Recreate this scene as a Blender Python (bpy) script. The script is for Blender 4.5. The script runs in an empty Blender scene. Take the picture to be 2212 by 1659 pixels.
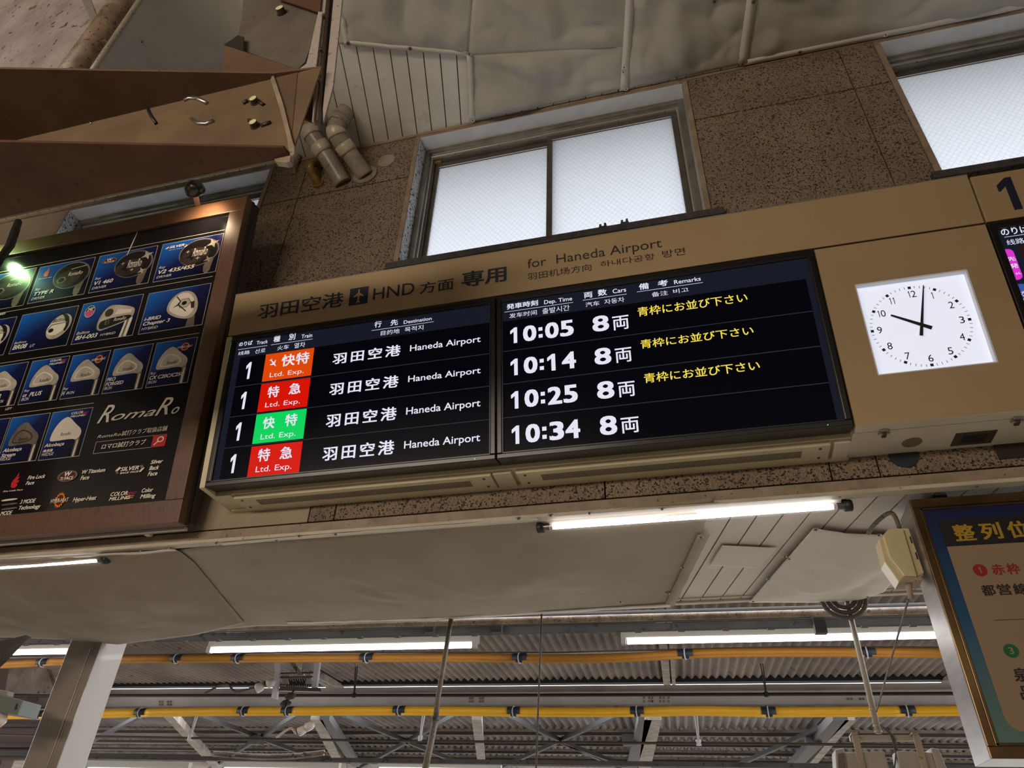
import bpy, bmesh, math, random
from mathutils import Vector, noise, geometry
import numpy as np
random.seed(7)
sc = bpy.context.scene
C = sc.collection
V = lambda *a: np.array(a, float)

# ------------------------------------------------------------------ camera
CX, CY, FPX = 1106.0, 829.5, 1518.861
yaw, pit, rol = 0.27799, 0.612288, 0.0431035
F = V(-math.sin(yaw) * math.cos(pit), math.cos(yaw) * math.cos(pit), math.sin(pit))
R0 = V(math.cos(yaw), math.sin(yaw), 0); U0 = np.cross(R0, F)
R = R0 * math.cos(rol) + U0 * math.sin(rol)
U = -R0 * math.sin(rol) + U0 * math.cos(rol)
CAM = V(0, 0, 1.55)
cd = bpy.data.cameras.new('camera'); cam = bpy.data.objects.new('camera', cd); C.objects.link(cam)
cd.sensor_fit = 'HORIZONTAL'; cd.sensor_width = 36; cd.lens = FPX / 2212 * 36
cd.clip_start = 0.02; cd.clip_end = 500
from mathutils import Matrix
cam.matrix_world = Matrix(((R[0], U[0], -F[0], CAM[0]), (R[1], U[1], -F[1], CAM[1]), (R[2], U[2], -F[2], CAM[2]), (0, 0, 0, 1)))
sc.camera = cam

# ------------------------------------------------------------------ world, lights, exposure
w = bpy.data.worlds.new('world'); sc.world = w; w.use_nodes = True
bg = w.node_tree.nodes['Background']; bg.inputs[0].default_value = (0.88, 0.93, 1.0, 1); bg.inputs[1].default_value = 4.6
sc.view_settings.view_transform = 'Standard'; sc.view_settings.look = 'None'
sc.view_settings.exposure = 0.42; sc.view_settings.gamma = 1.0; sc.view_settings.use_curve_mapping = False

def area(name, loc, target, sx, sy, energy, col):
    l = bpy.data.lights.new(name, 'AREA'); l.shape = 'RECTANGLE'; l.size = sx; l.size_y = sy; l.energy = energy; l.color = col
    o = bpy.data.objects.new(name, l); C.objects.link(o); o.location = loc
    o.rotation_euler = (Vector(target) - Vector(loc)).to_track_quat('-Z', 'Y').to_euler()
    return o
# warm fill lights added behind and above the photographer (outside the frame)
area('fill_light', (-3.2, -3.6, 3.4), (-2.0, 0.6, 2.6), 4.0, 0.5, 150, (1, 0.86, 0.70))
area('fill_light', (1.6, -3.6, 3.4), (0.6, 0.6, 2.6), 3.6, 0.5, 8, (1, 0.86, 0.70))

# ------------------------------------------------------------------ projection helpers: a pixel of the photograph's frame to a point on a real plane
def ray(px, py): return F + R * ((px - CX) / FPX) - U * ((py - CY) / FPX)
def onY(px, py, Y): d = ray(px, py); return CAM + d * (Y / d[1])
def onX(px, py, X): d = ray(px, py); return CAM + d * (X / d[0])
def onZ(px, py, Z): d = ray(px, py); return CAM + d * ((Z - CAM[2]) / d[2])
def onP(px, py, o, n): d = ray(px, py); return CAM + d * (np.dot(o - CAM, n) / np.dot(d, n))
YB = 0.0527
AX = V(math.cos(YB), math.sin(YB), 0); BX = V(-math.sin(YB), math.cos(YB), 0)   # directions of the tracks and across them
def onB(px, py, D): return onP(px, py, BX * D, BX)

# ------------------------------------------------------------------ materials
M = {}
def lin(c): return tuple(((x / 255) / 12.92 if x / 255 <= 0.04045 else ((x / 255 + 0.055) / 1.055) ** 2.4) for x in c) + (1,)
def mat(name, col, rough=0.6, metal=0.0, var=None, bump=None, specks=None, emit=None, estr=1.0, stretch=None, coat=0.0, streak=None):
    m = bpy.data.materials.new(name); m.use_nodes = True; nt = m.node_tree; N = nt.nodes; L = nt.links
    b = N['Principled BSDF']; c = lin(col)
    b.inputs['Base Color'].default_value = c; b.inputs['Roughness'].default_value = rough; b.inputs['Metallic'].default_value = metal
    b.inputs['Coat Weight'].default_value = coat
    tc = N.new('ShaderNodeTexCoord'); src = tc.outputs['Object']
    if stretch:
        mp = N.new('ShaderNodeMapping'); mp.inputs['Scale'].default_value = stretch; L.new(src, mp.inputs[0]); src = mp.outputs[0]
    out = None
    def nz(scale, detail=4, rough_=0.6):
        n = N.new('ShaderNodeTexNoise'); n.inputs['Scale'].default_value = scale; n.inputs['Detail'].default_value = detail
        n.inputs['Roughness'].default_value = rough_; L.new(src, n.inputs['Vector']); return n.outputs['Fac']
    def mix(fac, a, bcol):
        x = N.new('ShaderNodeMix'); x.data_type = 'RGBA'; L.new(fac, x.inputs[0])
        if a is None: x.inputs[6].default_value = c
        else: L.new(a, x.inputs[6])
        x.inputs[7].default_value = lin(bcol); return x.outputs[2]
    def ramp(fac, lo, hi):
        r = N.new('ShaderNodeMapRange'); r.inputs[1].default_value = lo; r.inputs[2].default_value = hi; L.new(fac, r.inputs[0]); return r.outputs[0]
    if var: out = mix(ramp(nz(var[0]), 0.35, 0.7), out, var[1])
    if streak: out = mix(ramp(nz(streak[0], 5), streak[2], streak[2] + 0.12), out, streak[1])
    if specks:
        for s in (specks if isinstance(specks, list) else [specks]): out = mix(ramp(nz(s[0], 2, 0.5), s[2], s[2] + 0.05), out, s[1])
    if out is not None: L.new(out, b.inputs['Base Color'])
    if bump:
        bn = N.new('ShaderNodeBump'); bn.inputs['Strength'].default_value = bump[1]; bn.inputs['Distance'].default_value = bump[2] if len(bump) > 2 else 0.01
        L.new(nz(bump[0], 3), bn.inputs['Height']); L.new(bn.outputs[0], b.inputs['Normal'])
    if emit:
        b.inputs['Emission Color'].default_value = lin(emit); b.inputs['Emission Strength'].default_value = estr
    M[name] = m; return m

mat('stucco', (146, 126, 106), 0.95, var=(3, (128, 109, 92)), bump=(80, 1.0, 0.02), streak=(1.1, (104, 88, 74), 0.60), specks=[(115, (44, 36, 29), 0.565), (30, (78, 64, 53), 0.66)])
mat('stucco_plain', (150, 134, 114), 0.8, var=(4, (138, 122, 102)), specks=(60, (60, 50, 40), 0.72))
mat('white_trim', (190, 180, 160), 0.55, var=(5, (165, 152, 132)), specks=(30, (80, 66, 50), 0.73))
mat('beige_trim', (150, 132, 112), 0.6, var=(9, (120, 102, 84)), specks=(70, (50, 42, 34), 0.68))
mat('reveal', (205, 206, 208), 0.6, var=(6, (190, 192, 195)))
mat('reveal_dirty', (196, 196, 198), 0.8, specks=[(55, (30, 28, 28), 0.58), (120, (40, 38, 36), 0.60)], bump=(90, 0.5))
mat('alu', (150, 146, 136), 0.38, 0.75, var=(8, (120, 114, 104)))
mat('alu_dark', (96, 90, 82), 0.5, 0.4, var=(10, (80, 74, 66)))
mat('alu_bright', (205, 203, 198), 0.28, 0.85)
mat('sill_dark', (74, 68, 70), 0.7, 0.1, var=(20, (52, 46, 46)), bump=(60, 0.6))
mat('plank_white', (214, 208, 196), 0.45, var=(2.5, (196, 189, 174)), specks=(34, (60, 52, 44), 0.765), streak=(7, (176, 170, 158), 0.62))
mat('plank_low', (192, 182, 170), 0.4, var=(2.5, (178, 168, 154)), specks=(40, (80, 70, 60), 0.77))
mat('joint', (58, 54, 48), 0.9)
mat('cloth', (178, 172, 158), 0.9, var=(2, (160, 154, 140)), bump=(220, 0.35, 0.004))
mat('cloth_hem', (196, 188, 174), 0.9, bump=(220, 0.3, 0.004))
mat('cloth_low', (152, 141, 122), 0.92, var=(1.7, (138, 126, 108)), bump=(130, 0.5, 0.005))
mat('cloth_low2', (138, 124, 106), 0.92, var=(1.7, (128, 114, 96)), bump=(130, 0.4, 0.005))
mat('panel_tan', (172, 147, 110), 0.42, 0.25, var=(1.3, (164, 138, 104)), bump=(900, 0.05, 0.001))
mat('casing', (196, 184, 152), 0.38, 0.1, var=(2, (182, 170, 140)))
mat('casing_white', (206, 198, 178), 0.35, 0.1, var=(2, (194, 184, 160)))
mat('grille', (122, 112, 92), 0.6, 0.2, var=(160, (96, 86, 70)))
mat('navy', (16, 22, 44), 0.5)
mat('black_text', (26, 24, 28), 0.5)
mat('bezel', (24, 22, 22), 0.28, 0.0)
mat('bezel_edge', (44, 42, 42), 0.35, 0.3)
mat('rubber', (22, 22, 24), 0.5)
mat('steel', (170, 165, 158), 0.3, 0.9)
mat('steel_dark', (92, 84, 76), 0.4, 0.8)
mat('bolt_cap', (214, 212, 168), 0.5)
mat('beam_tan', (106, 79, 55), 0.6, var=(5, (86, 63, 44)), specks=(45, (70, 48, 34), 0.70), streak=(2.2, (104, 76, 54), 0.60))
mat('beam_light', (116, 93, 67), 0.55, var=(5, (98, 77, 55)), specks=(45, (82, 60, 42), 0.72))
mat('beam_pale', (158, 142, 122), 0.5, var=(12, (130, 112, 92)))
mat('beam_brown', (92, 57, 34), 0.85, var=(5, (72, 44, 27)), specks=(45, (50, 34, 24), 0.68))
mat('plate_grey', (100, 92, 80), 0.6, var=(6, (82, 72, 62)), specks=(40, (60, 46, 36), 0.70))
mat('plate_white', (168, 154, 144), 0.5, var=(12, (168, 156, 150)), specks=(70, (96, 78, 66), 0.66))
mat('dust', (70, 58, 50), 1.0, bump=(120, 1.0))
mat('dusty_panel', (168, 156, 152), 0.9, var=(6, (136, 122, 116)), stretch=(1, 1, 0.6), specks=[(38, (74, 56, 48), 0.655), (16, (112, 90, 78), 0.66)], bump=(120, 0.5))
mat('pipe_brown', (150, 128, 104), 0.45, var=(8, (92, 70, 52)), specks=(60, (60, 44, 34), 0.62))
mat('pvc_grey', (150, 140, 124), 0.35, var=(8, (128, 116, 100)), specks=[(90, (44, 38, 32), 0.64)])
mat('pvc_white', (190, 178, 156), 0.32, var=(9, (170, 156, 134)), specks=(90, (60, 50, 40), 0.70))
mat('pvc_yellow', (150, 118, 62), 0.3, var=(12, (112, 84, 44)))
mat('wood', (92, 62, 46), 0.42, var=(6, (96, 64, 46)), stretch=(8, 8, 0.6), streak=(14, (66, 42, 30), 0.55))
mat('wood_top', (104, 74, 52), 0.4, var=(6, (98, 68, 46)), stretch=(0.6, 8, 8), streak=(14, (78, 52, 36), 0.55))
mat('wood_side', (40, 30, 26), 0.5)
mat('poster_black', (17, 15, 17), 0.12, coat=0.3)
mat('print_cream', (222, 212, 196), 0.3)
mat('print_white', (232, 226, 216), 0.3)
mat('print_line', (176, 166, 148), 0.3)
mat('print_red', (186, 32, 38), 0.3)
mat('print_orange', (226, 120, 40), 0.3)
mat('print_pink', (190, 60, 110), 0.3)
mat('print_yellow', (226, 190, 60), 0.3)
mat('print_dark', (36, 28, 26), 0.25)
mat('print_maroon', (84, 34, 26), 0.25)
mat('club_silver', (186, 174, 160), 0.3, var=(9, (140, 128, 116)))
mat('club_light', (214, 204, 190), 0.3)
mat('club_dark', (62, 52, 46), 0.25, var=(12, (34, 28, 26)))
mat('club_black', (24, 20, 19), 0.25)
mat('club_mid', (112, 100, 90), 0.3, var=(14, (82, 72, 64)))
mat('lamp_body', (84, 82, 76), 0.25, 0.8)
mat('box_gold', (120, 96, 64), 0.28, 0.85, var=(5, (92, 72, 50)))
mat('box_steel', (176, 170, 164), 0.3, 0.85, var=(6, (160, 152, 146)), stretch=(1, 1, 6))
mat('board_cream', (138, 116, 92), 0.5)
mat('board_black', (26, 24, 26), 0.4)
mat('board_yellow', (160, 128, 28), 0.5)
mat('board_red', (136, 24, 24), 0.5)
mat('board_green', (20, 92, 46), 0.5)
mat('board_text', (34, 28, 28), 0.5)
mat('plastic_cream', (196, 182, 142), 0.4, var=(5, (178, 162, 122)))
mat('column', (134, 124, 115), 0.42, 0.0, var=(2, (126, 116, 108)), bump=(70, 0.12, 0.004), coat=0.15)
mat('hose', (96, 88, 80), 0.7, bump=(200, 0.4))
mat('hose_dark', (66, 60, 56), 0.8)
mat('cable_grey', (104, 92, 78), 0.7, var=(20, (82, 72, 60)), specks=(90, (56, 48, 42), 0.6))
mat('speaker_grey', (142, 132, 118), 0.5, var=(4, (126, 116, 102)))
mat('speaker_mesh', (84, 74, 72), 0.7)
mat('far_roof', (140, 127, 116), 0.8, var=(1.2, (104, 92, 84)), specks=(5, (90, 78, 70), 0.66))
mat('far_roof2', (158, 150, 146), 0.8, var=(1.2, (110, 102, 98)))
mat('far_steel', (58, 53, 51), 0.7, var=(2, (60, 55, 54)))
mat('brace_dark', (44, 40, 39), 0.7)
mat('far_black', (30, 29, 32), 0.7)
mat('far_beige', (150, 138, 124), 0.7, var=(4, (108, 94, 82)), specks=(12, (70, 56, 46), 0.64))
mat('girder', (206, 198, 192), 0.6, var=(0.8, (170, 160, 154)), specks=(9, (130, 118, 110), 0.74))
mat('girder_low', (216, 212, 212), 0.6, var=(0.8, (176, 172, 172)))
mat('tray', (78, 74, 70), 0.8, var=(3, (58, 55, 52)), specks=(14, (40, 37, 35), 0.62))
mat('yellow_dull', (176, 118, 30), 0.5)
mat('yellow_tube', (252, 192, 44), 0.3)
mat('coupler', (30, 38, 48), 0.5)
mat('lamp_housing', (128, 120, 108), 0.5)
mat('white_paint', (206, 206, 214), 0.5)
mat('porcelain', (214, 206, 198), 0.25)
mat('teal_box', (98, 104, 98), 0.5)
mat('brown_wall', (98, 82, 74), 0.85, var=(1, (78, 64, 58)))
mat('pink_dome', (206, 182, 172), 0.4)
mat('platform', (178, 168, 154), 0.8, var=(1.5, (160, 150, 136)))
mat('ballast', (150, 144, 136), 0.95, bump=(30, 1.0, 0.03))
mat('outer_roof', (120, 118, 114), 0.8)
def emis(name, col, s, base=(4, 4, 5), rough=0.3):
    m = mat(name, base, rough, emit=col, estr=s * (0.75 if name[:3] in ('lcd', 'led', 'clo') else 1))
    if name[:3] == 'lcd': m.node_tree.nodes['Principled BSDF'].inputs['Specular IOR Level'].default_value = 0.04
    return m
emis('lcd_black', (4, 4, 9), 1.0, rough=0.22); emis('lcd_strip', (27, 30, 42), 0.8, rough=0.22); emis('lcd_line', (52, 56, 72), 0.8)
emis('lcd_white', (236, 236, 252), 0.92); emis('lcd_soft', (206, 212, 236), 0.85); emis('lcd_yellow', (250, 226, 84), 0.95)
emis('lcd_orange', (226, 74, 8), 0.95); emis('lcd_red', (216, 22, 6), 0.95); emis('lcd_green', (8, 214, 94), 0.95)
emis('lcd_magenta', (222, 52, 206), 0.95); emis('lcd_blue', (62, 84, 168), 0.95); emis('lcd_brown', (44, 26, 20), 0.8)
emis('led_green', (120, 230, 80), 1.2)
emis('clock_face', (207, 214, 232), 0.88, base=(200, 200, 205))
emis('clock_edge', (236, 242, 255), 1.0, base=(200, 200, 205))
mat('clock_rim', (210, 212, 218), 0.4)
emis('tube_light', (255, 250, 252), 8)
emis('far_tube', (255, 250, 252), 8)
emis('bulb_warm', (255, 214, 160), 22)
emis('bulb_green', (200, 255, 190), 14)

def grad_mat(name, c0, c1, axis, c2=None, rough=0.2):
    m = bpy.data.materials.new(name); m.use_nodes = True; nt = m.node_tree; N = nt.nodes; L = nt.links
    b = N['Principled BSDF']; b.inputs['Roughness'].default_value = rough
    tc = N.new('ShaderNodeTexCoord'); sx = N.new('ShaderNodeSeparateXYZ'); L.new(tc.outputs['Generated'], sx.inputs[0])
    cr = N.new('ShaderNodeValToRGB'); cr.color_ramp.elements[0].color = lin(c0); cr.color_ramp.elements[1].color = lin(c1)
    if c2: e = cr.color_ramp.elements.new(0.5); e.color = lin(c2)
    if axis == 'd':
        a = N.new('ShaderNodeMath'); a.operation = 'SUBTRACT'; L.new(sx.outputs[2], a.inputs[0]); L.new(sx.outputs[0], a.inputs[1])
        q = N.new('ShaderNodeMapRange'); q.inputs[1].default_value = -0.7; q.inputs[2].default_value = 0.9; L.new(a.outputs[0], q.inputs[0]); L.new(q.outputs[0], cr.inputs[0])
    else: L.new(sx.outputs[2], cr.inputs[0])
    L.new(cr.outputs[0], b.inputs['Base Color']); M[name] = m
grad_mat('card_blue', (6, 7, 24), (20, 88, 176), 'd', c2=(16, 24, 74))
grad_mat('board_blue', (88, 114, 104), (18, 19, 62), 'z', c2=(18, 68, 106), rough=0.35)

def pane_mat():
    m = bpy.data.materials.new('wired_glass'); m.use_nodes = True; nt = m.node_tree; N = nt.nodes; L = nt.links
    for n in list(N): N.remove(n)
    o = N.new('ShaderNodeOutputMaterial'); tr = N.new('ShaderNodeBsdfTranslucent'); gl = N.new('ShaderNodeBsdfGlossy'); gl.inputs['Roughness'].default_value = 0.35
    mx = N.new('ShaderNodeMixShader'); mx.inputs[0].default_value = 0.06
    tc = N.new('ShaderNodeTexCoord'); sx = N.new('ShaderNodeSeparateXYZ'); L.new(tc.outputs['Object'], sx.inputs[0])
    def line(kx, kz, per, wd):
        a = N.new('ShaderNodeMath'); a.operation = 'MULTIPLY'; a.inputs[1].default_value = kx / per; L.new(sx.outputs[0], a.inputs[0])
        b = N.new('ShaderNodeMath'); b.operation = 'MULTIPLY'; b.inputs[1].default_value = kz / per; L.new(sx.outputs[2], b.inputs[0])
        s = N.new('ShaderNodeMath'); s.operation = 'ADD'; L.new(a.outputs[0], s.inputs[0]); L.new(b.outputs[0], s.inputs[1])
        f = N.new('ShaderNodeMath'); f.operation = 'FRACT'; L.new(s.outputs[0], f.inputs[0])
        g = N.new('ShaderNodeMath'); g.operation = 'LESS_THAN'; g.inputs[1].default_value = wd; L.new(f.outputs[0], g.inputs[0]); return g.outputs[0]
    l1 = line(1, 0.75, 0.034, 0.09); l2 = line(-1, 0.75, 0.034, 0.09)
    ad = N.new('ShaderNodeMath'); ad.operation = 'MAXIMUM'; L.new(l1, ad.inputs[0]); L.new(l2, ad.inputs[1])
    c = N.new('ShaderNodeMix'); c.data_type = 'RGBA'; c.inputs[6].default_value = (0.64, 0.65, 0.66, 1); c.inputs[7].default_value = (0.51, 0.522, 0.54, 1)
    L.new(ad.outputs[0], c.inputs[0]); L.new(c.outputs[2], tr.inputs[0])
    nz = N.new('ShaderNodeTexNoise'); nz.inputs['Scale'].default_value = 160; L.new(tc.outputs['Object'], nz.inputs['Vector'])
    bp = N.new('ShaderNodeBump'); bp.inputs['Strength'].default_value = 0.35; bp.inputs['Distance'].default_value = 0.004
    L.new(nz.outputs['Fac'], bp.inputs['Height']); L.new(bp.outputs[0], tr.inputs['Normal'])
    L.new(tr.outputs[0], mx.inputs[1]); L.new(gl.outputs[0], mx.inputs[2]); L.new(mx.outputs[0], o.inputs[0]); M['wired_glass'] = m
pane_mat()
def clear_mat():
    m = bpy.data.materials.new('clear_tube'); m.use_nodes = True; nt = m.node_tree; N = nt.nodes; L = nt.links
    for n in list(N): N.remove(n)
    o = N.new('ShaderNodeOutputMaterial'); t = N.new('ShaderNodeBsdfTransparent'); t.inputs[0].default_value = (0.96, 0.95, 0.97, 1)
    g = N.new('ShaderNodeBsdfGlossy'); g.inputs['Roughness'].default_value = 0.15; x = N.new('ShaderNodeMixShader'); x.inputs[0].default_value = 0.10
    L.new(t.outputs[0], x.inputs[1]); L.new(g.outputs[0], x.inputs[2]); L.new(x.outputs[0], o.inputs[0]); M['clear_tube'] = m
clear_mat()

# ------------------------------------------------------------------ mesh helpers
class MB:
    def __init__(s): s.v = []; s.f = []
    def quad(s, a, b, c, d): i = len(s.v); s.v += [tuple(a), tuple(b), tuple(c), tuple(d)]; s.f.append((i, i + 1, i + 2, i + 3)); return s
    def hexa(s, p):
        i = len(s.v); s.v += [tuple(q) for q in p]
        s.f += [tuple(i + k for k in q) for q in ((0, 3, 2, 1), (4, 5, 6, 7), (0, 1, 5, 4), (1, 2, 6, 5), (2, 3, 7, 6), (3, 0, 4, 7))]; return s
    def box(s, x0, x1, y0, y1, z0, z1, T=None):
        p = [V(x0, y0, z0), V(x1, y0, z0), V(x1, y1, z0), V(x0, y1, z0), V(x0, y0, z1), V(x1, y0, z1), V(x1, y1, z1), V(x0, y1, z1)]
        return s.hexa([T(*q) if T else q for q in p])
    def prism(s, poly, ext):
        n = len(poly); i = len(s.v); ext = np.array(ext, float)
        s.v += [tuple(q) for q in poly] + [tuple(np.array(q) + ext) for q in poly]
        s.f.append(tuple(range(i, i + n))); s.f.append(tuple(range(i + 2 * n - 1, i + n - 1, -1)))
        for k in range(n): s.f.append((i + k, i + (k + 1) % n, i + n + (k + 1) % n, i + n + k))
        return s
    def bar(s, a, b, wv, hv):
        a = np.array(a, float); b = np.array(b, float); wv = np.array(wv, float) / 2; hv = np.array(hv, float) / 2
        return s.hexa([a - wv - hv, a + wv - hv, a + wv + hv, a - wv + hv, b - wv - hv, b + wv - hv, b + wv + hv, b - wv + hv])
    def tube(s, path, r, n=12, caps=True):
        path = [np.array(p, float) for p in path]; rr = r if hasattr(r, '__len__') else [r] * len(path); rings = []; prev = None
        for k, p in enumerate(path):
            t = path[min(k + 1, len(path) - 1)] - path[max(k - 1, 0)]; t = t / (np.linalg.norm(t) + 1e-12)
            if prev is None:
                a = np.cross(t, V(0, 0, 1) if abs(t[2]) < 0.9 else V(1, 0, 0))
            else: a = prev - t * np.dot(prev, t)
            a /= np.linalg.norm(a) + 1e-12; prev = a; b = np.cross(t, a); i = len(s.v)
            for q in range(n):
                an = 2 * math.pi * q / n; s.v.append(tuple(p + (a * math.cos(an) + b * math.sin(an)) * rr[k]))
            rings.append(i)
        for k in range(len(rings) - 1):
            for q in range(n): s.f.append((rings[k] + q, rings[k] + (q + 1) % n, rings[k + 1] + (q + 1) % n, rings[k + 1] + q))
        if caps: s.f.append(tuple(rings[0] + q for q in range(n - 1, -1, -1))); s.f.append(tuple(rings[-1] + q for q in range(n)))
        return s
    def disc(s, c, nrm, r, h, n=20):
        nrm = np.array(nrm, float); nrm /= np.linalg.norm(nrm); return s.tube([c, np.array(c) + nrm * h], r, n)
    def build(s, name, m, parent=None, smooth=False, bevel=0):
        me = bpy.data.meshes.new(name); me.from_pydata(s.v, [], s.f)
        bm = bmesh.new(); bm.from_mesh(me); bmesh.ops.recalc_face_normals(bm, faces=bm.faces); bm.to_mesh(me); bm.free()
        me.materials.append(M[m]); o = bpy.data.objects.new(name, me); C.objects.link(o)
        if smooth:
            me.polygons.foreach_set('use_smooth', [len(p.vertices) == 4 for p in me.polygons])
        if bevel:
            md = o.modifiers.new('b', 'BEVEL'); md.width = bevel; md.segments = 2; md.limit_method = 'ANGLE'
        if parent: par(o, parent)
        return o
def par(o, p):
    o.parent = p
    m = p.matrix_basis.copy()
    q = p
    while q.parent: q = q.parent; m = q.matrix_basis @ m if q.type == 'EMPTY' else m
    o.matrix_parent_inverse = m.inverted() if p.type == 'EMPTY' else Matrix()
    return o
def thing(name, label, cat, loc=(0, 0, 0), group=None):
    o = bpy.data.objects.new(name, None); C.objects.link(o); o.location = tuple(loc); o.empty_display_size = 0.05
    o['label'] = label; o['category'] = cat
    if group: o['group'] = group
    return o
def tag(o, label, cat, group=None):
    o['label'] = label; o['category'] = cat
    if group: o['group'] = group
    return o
def struct(o): o['kind'] = 'structure'; return o

# ------------------------------------------------------------------ flat planes with their own coordinates
class Plane:
    def __init__(s, o, tilt):
        s.o = np.array(o, float); s.u = V(0, -math.sin(tilt), math.cos(tilt)); s.n = V(0, -math.cos(tilt), -math.sin(tilt))
    def W(s, x, u, d=0.0): return V(x, 0, 0) + V(0, s.o[1], s.o[2]) + s.u * u + s.n * d
    def P(s, px, py):
        q = onP(px, py, V(0, s.o[1], s.o[2]), s.n); return q[0], float((q - V(0, s.o[1], s.o[2])) @ s.u)
    def T(s): return lambda x, d, u: s.W(x, u, d)
_tc = {}
def text_mesh(body, bold=0.0, sp=1.0, shear=0.0):
    k = (body, bold, sp, shear)
    if k in _tc: return _tc[k]
    if bold:
        vs, fs = text_mesh(body, 0, sp, shear); n = len(vs); V_, F_ = [], []; w_ = bold * 1.15
        for i, (dx, dy) in enumerate(((-1, -.7), (1, -.7), (1, .7), (-1, .7), (0, 0))):
            a = vs.copy(); a[:, 0] += dx * w_; a[:, 1] += dy * w_; a[:, 2] += i * .004; V_.append(a); F_ += [tuple(i * n + q for q in f) for f in fs]
        _tc[k] = (np.vstack(V_), F_); return _tc[k]
    cu = bpy.data.curves.new('t', 'FONT'); cu.body = body; cu.size = 1; cu.space_character = sp; cu.shear = shear; cu.resolution_u = 3
    o = bpy.data.objects.new('t', cu); C.objects.link(o)
    dg = bpy.context.evaluated_depsgraph_get(); e = o.evaluated_get(dg); me = e.to_mesh()
    vs = np.array([v.co[:] for v in me.vertices]); fs = [tuple(p.vertices) for p in me.polygons]
    e.to_mesh_clear(); bpy.data.objects.remove(o); bpy.data.curves.remove(cu)
    _tc[k] = (vs, fs); return _tc[k]
CAPH = text_mesh('H')[0][:, 1].max()
DIGH = text_mesh('0')[0][:, 1].max()
def put_text(body, pl, x0, u0, x1, u1, m, parent, d=0.0012, mode='J', bold=0.0, sp=1.0, shear=0.0, name='lettering'):
    vs, fs = text_mesh(body, max(bold, 0), sp, shear)
    xa, xb = vs[:, 0].min(), vs[:, 0].max(); ya, yb = vs[:, 1].min(), vs[:, 1].max()
    if mode == 'L': ya, yb = 0.0, CAPH
    X = x0 + (vs[:, 0] - xa) / (xb - xa) * (x1 - x0); Y = u0 + (vs[:, 1] - ya) / (yb - ya) * (u1 - u0)
    if mode == 'L' and body in ('1', '10:05'): pass
    b = MB(); kz = (u1 - u0) * .05; b.v = [tuple(pl.W(a, c, d + e * kz)) for a, c, e in zip(X, Y, vs[:, 2])]; b.f = list(fs)
    me = bpy.data.meshes.new(name); me.from_pydata(b.v, [], b.f); me.materials.append(M[m])
    o = bpy.data.objects.new(name, me); C.objects.link(o)
    if parent: par(o, parent)
    return o
def tess(pl, pts, m, parent, d, name):
    p = [pl.W(x, u, d) for x, u in pts]; tr = geometry.tessellate_polygon([[Vector((x * 1000, u * 1000, 0)) for x, u in pts]])
    me = bpy.data.meshes.new(name); me.from_pydata([tuple(q) for q in p], [], [tuple(t) for t in tr]); me.materials.append(M[m])
    o = bpy.data.objects.new(name, me); C.objects.link(o)
    if parent: par(o, parent)
    return o
def flat(pl, pts, m, parent, d=0.0008, name='print', th=0.0):
    p = [pl.W(x, u, d) for x, u in pts]
    b = MB()
    if th: b.prism(p, pl.n * th)
    else: b.v = [tuple(q) for q in p]; b.f = [tuple(range(len(p)))]
    return b.build(name, m, parent)
ONE = [(.50, 0), (1, 0), (1, 1), (.62, 1), (0, .80), (0, .62), (.10, .60), (.50, .74)]
def put_one(pl, x0, u0, x1, u1, m, parent, d=.0012): return tess(pl, [(x0 + a * (x1 - x0), u0 + b_ * (u1 - u0)) for a, b_ in ONE], m, parent, d, 'lettering')
def put_time(body, pl, c, bl, tr, m, parent):
    x0, u0 = pl.P(*c(*bl)); x1, u1 = pl.P(*c(*tr)); w_ = x1 - x0
    slots = ((0, .112), (.205, .418), (.452, .515), (.555, .768), (.788, 1))
    for i, ch in enumerate(body):
        a, b_ = slots[i]
        if ch == '1': put_one(pl, x0 + w_ * (a if i == 0 else .567), u0, x0 + w_ * (b_ if i == 0 else .69), u1, m, parent)
        elif ch == ':':
            for y in (.12, .56): rect(pl, x0 + w_ * a, x0 + w_ * b_, u0 + (u1 - u0) * y, u0 + (u1 - u0) * (y + .22), m, parent, d=.0018, name='lettering')
        else: put_text(ch, pl, x0 + w_ * a, u0, x0 + w_ * b_, u1, m, parent, bold=.03)
class Crop:
    def __init__(s, ox, oy, k): s.ox, s.oy, s.k = ox, oy, k
    def __call__(s, x, y): return s.ox + x / s.k, s.oy + y / s.k
def tx(body, pl, c, bl, tr, m, parent, **k):
    x0, u0 = pl.P(*c(*bl)); x1, u1 = pl.P(*c(*tr)); return put_text(body, pl, x0, u0, x1, u1, m, parent, **k)
def ftri(pl, c, pts, m, parent, **k): return flat(pl, [pl.P(*c(*p)) for p in pts], m, parent, **k)
ID = Crop(0, 0, 1)

# ================================================================== STRUCTURE
W = 2.64; ZC = 5.645; ZS = 2.794; SK = math.tan(math.radians(14.45))
struct(MB().box(9, 9.2, -7, W, 0, ZC + .3).build('light_block_right', 'stucco_plain')); struct(MB().box(-9.2, -9, -3, W, 0, ZC + .3).build('light_block_left', 'stucco_plain'))  # unseen walls added: right one shades that side, left one stops poster glare
floor = struct(MB().box(-14, 14, -7, 4.2, -0.2, 0).build('floor', 'platform'))
struct(MB().box(-80, 80, -60, 80, -1.4, -1.2).build('ground', 'ballast'))
struct(MB().box(-30, 30, 9.3, 30, -1.2, 0).build('floor_opposite', 'platform'))

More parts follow.
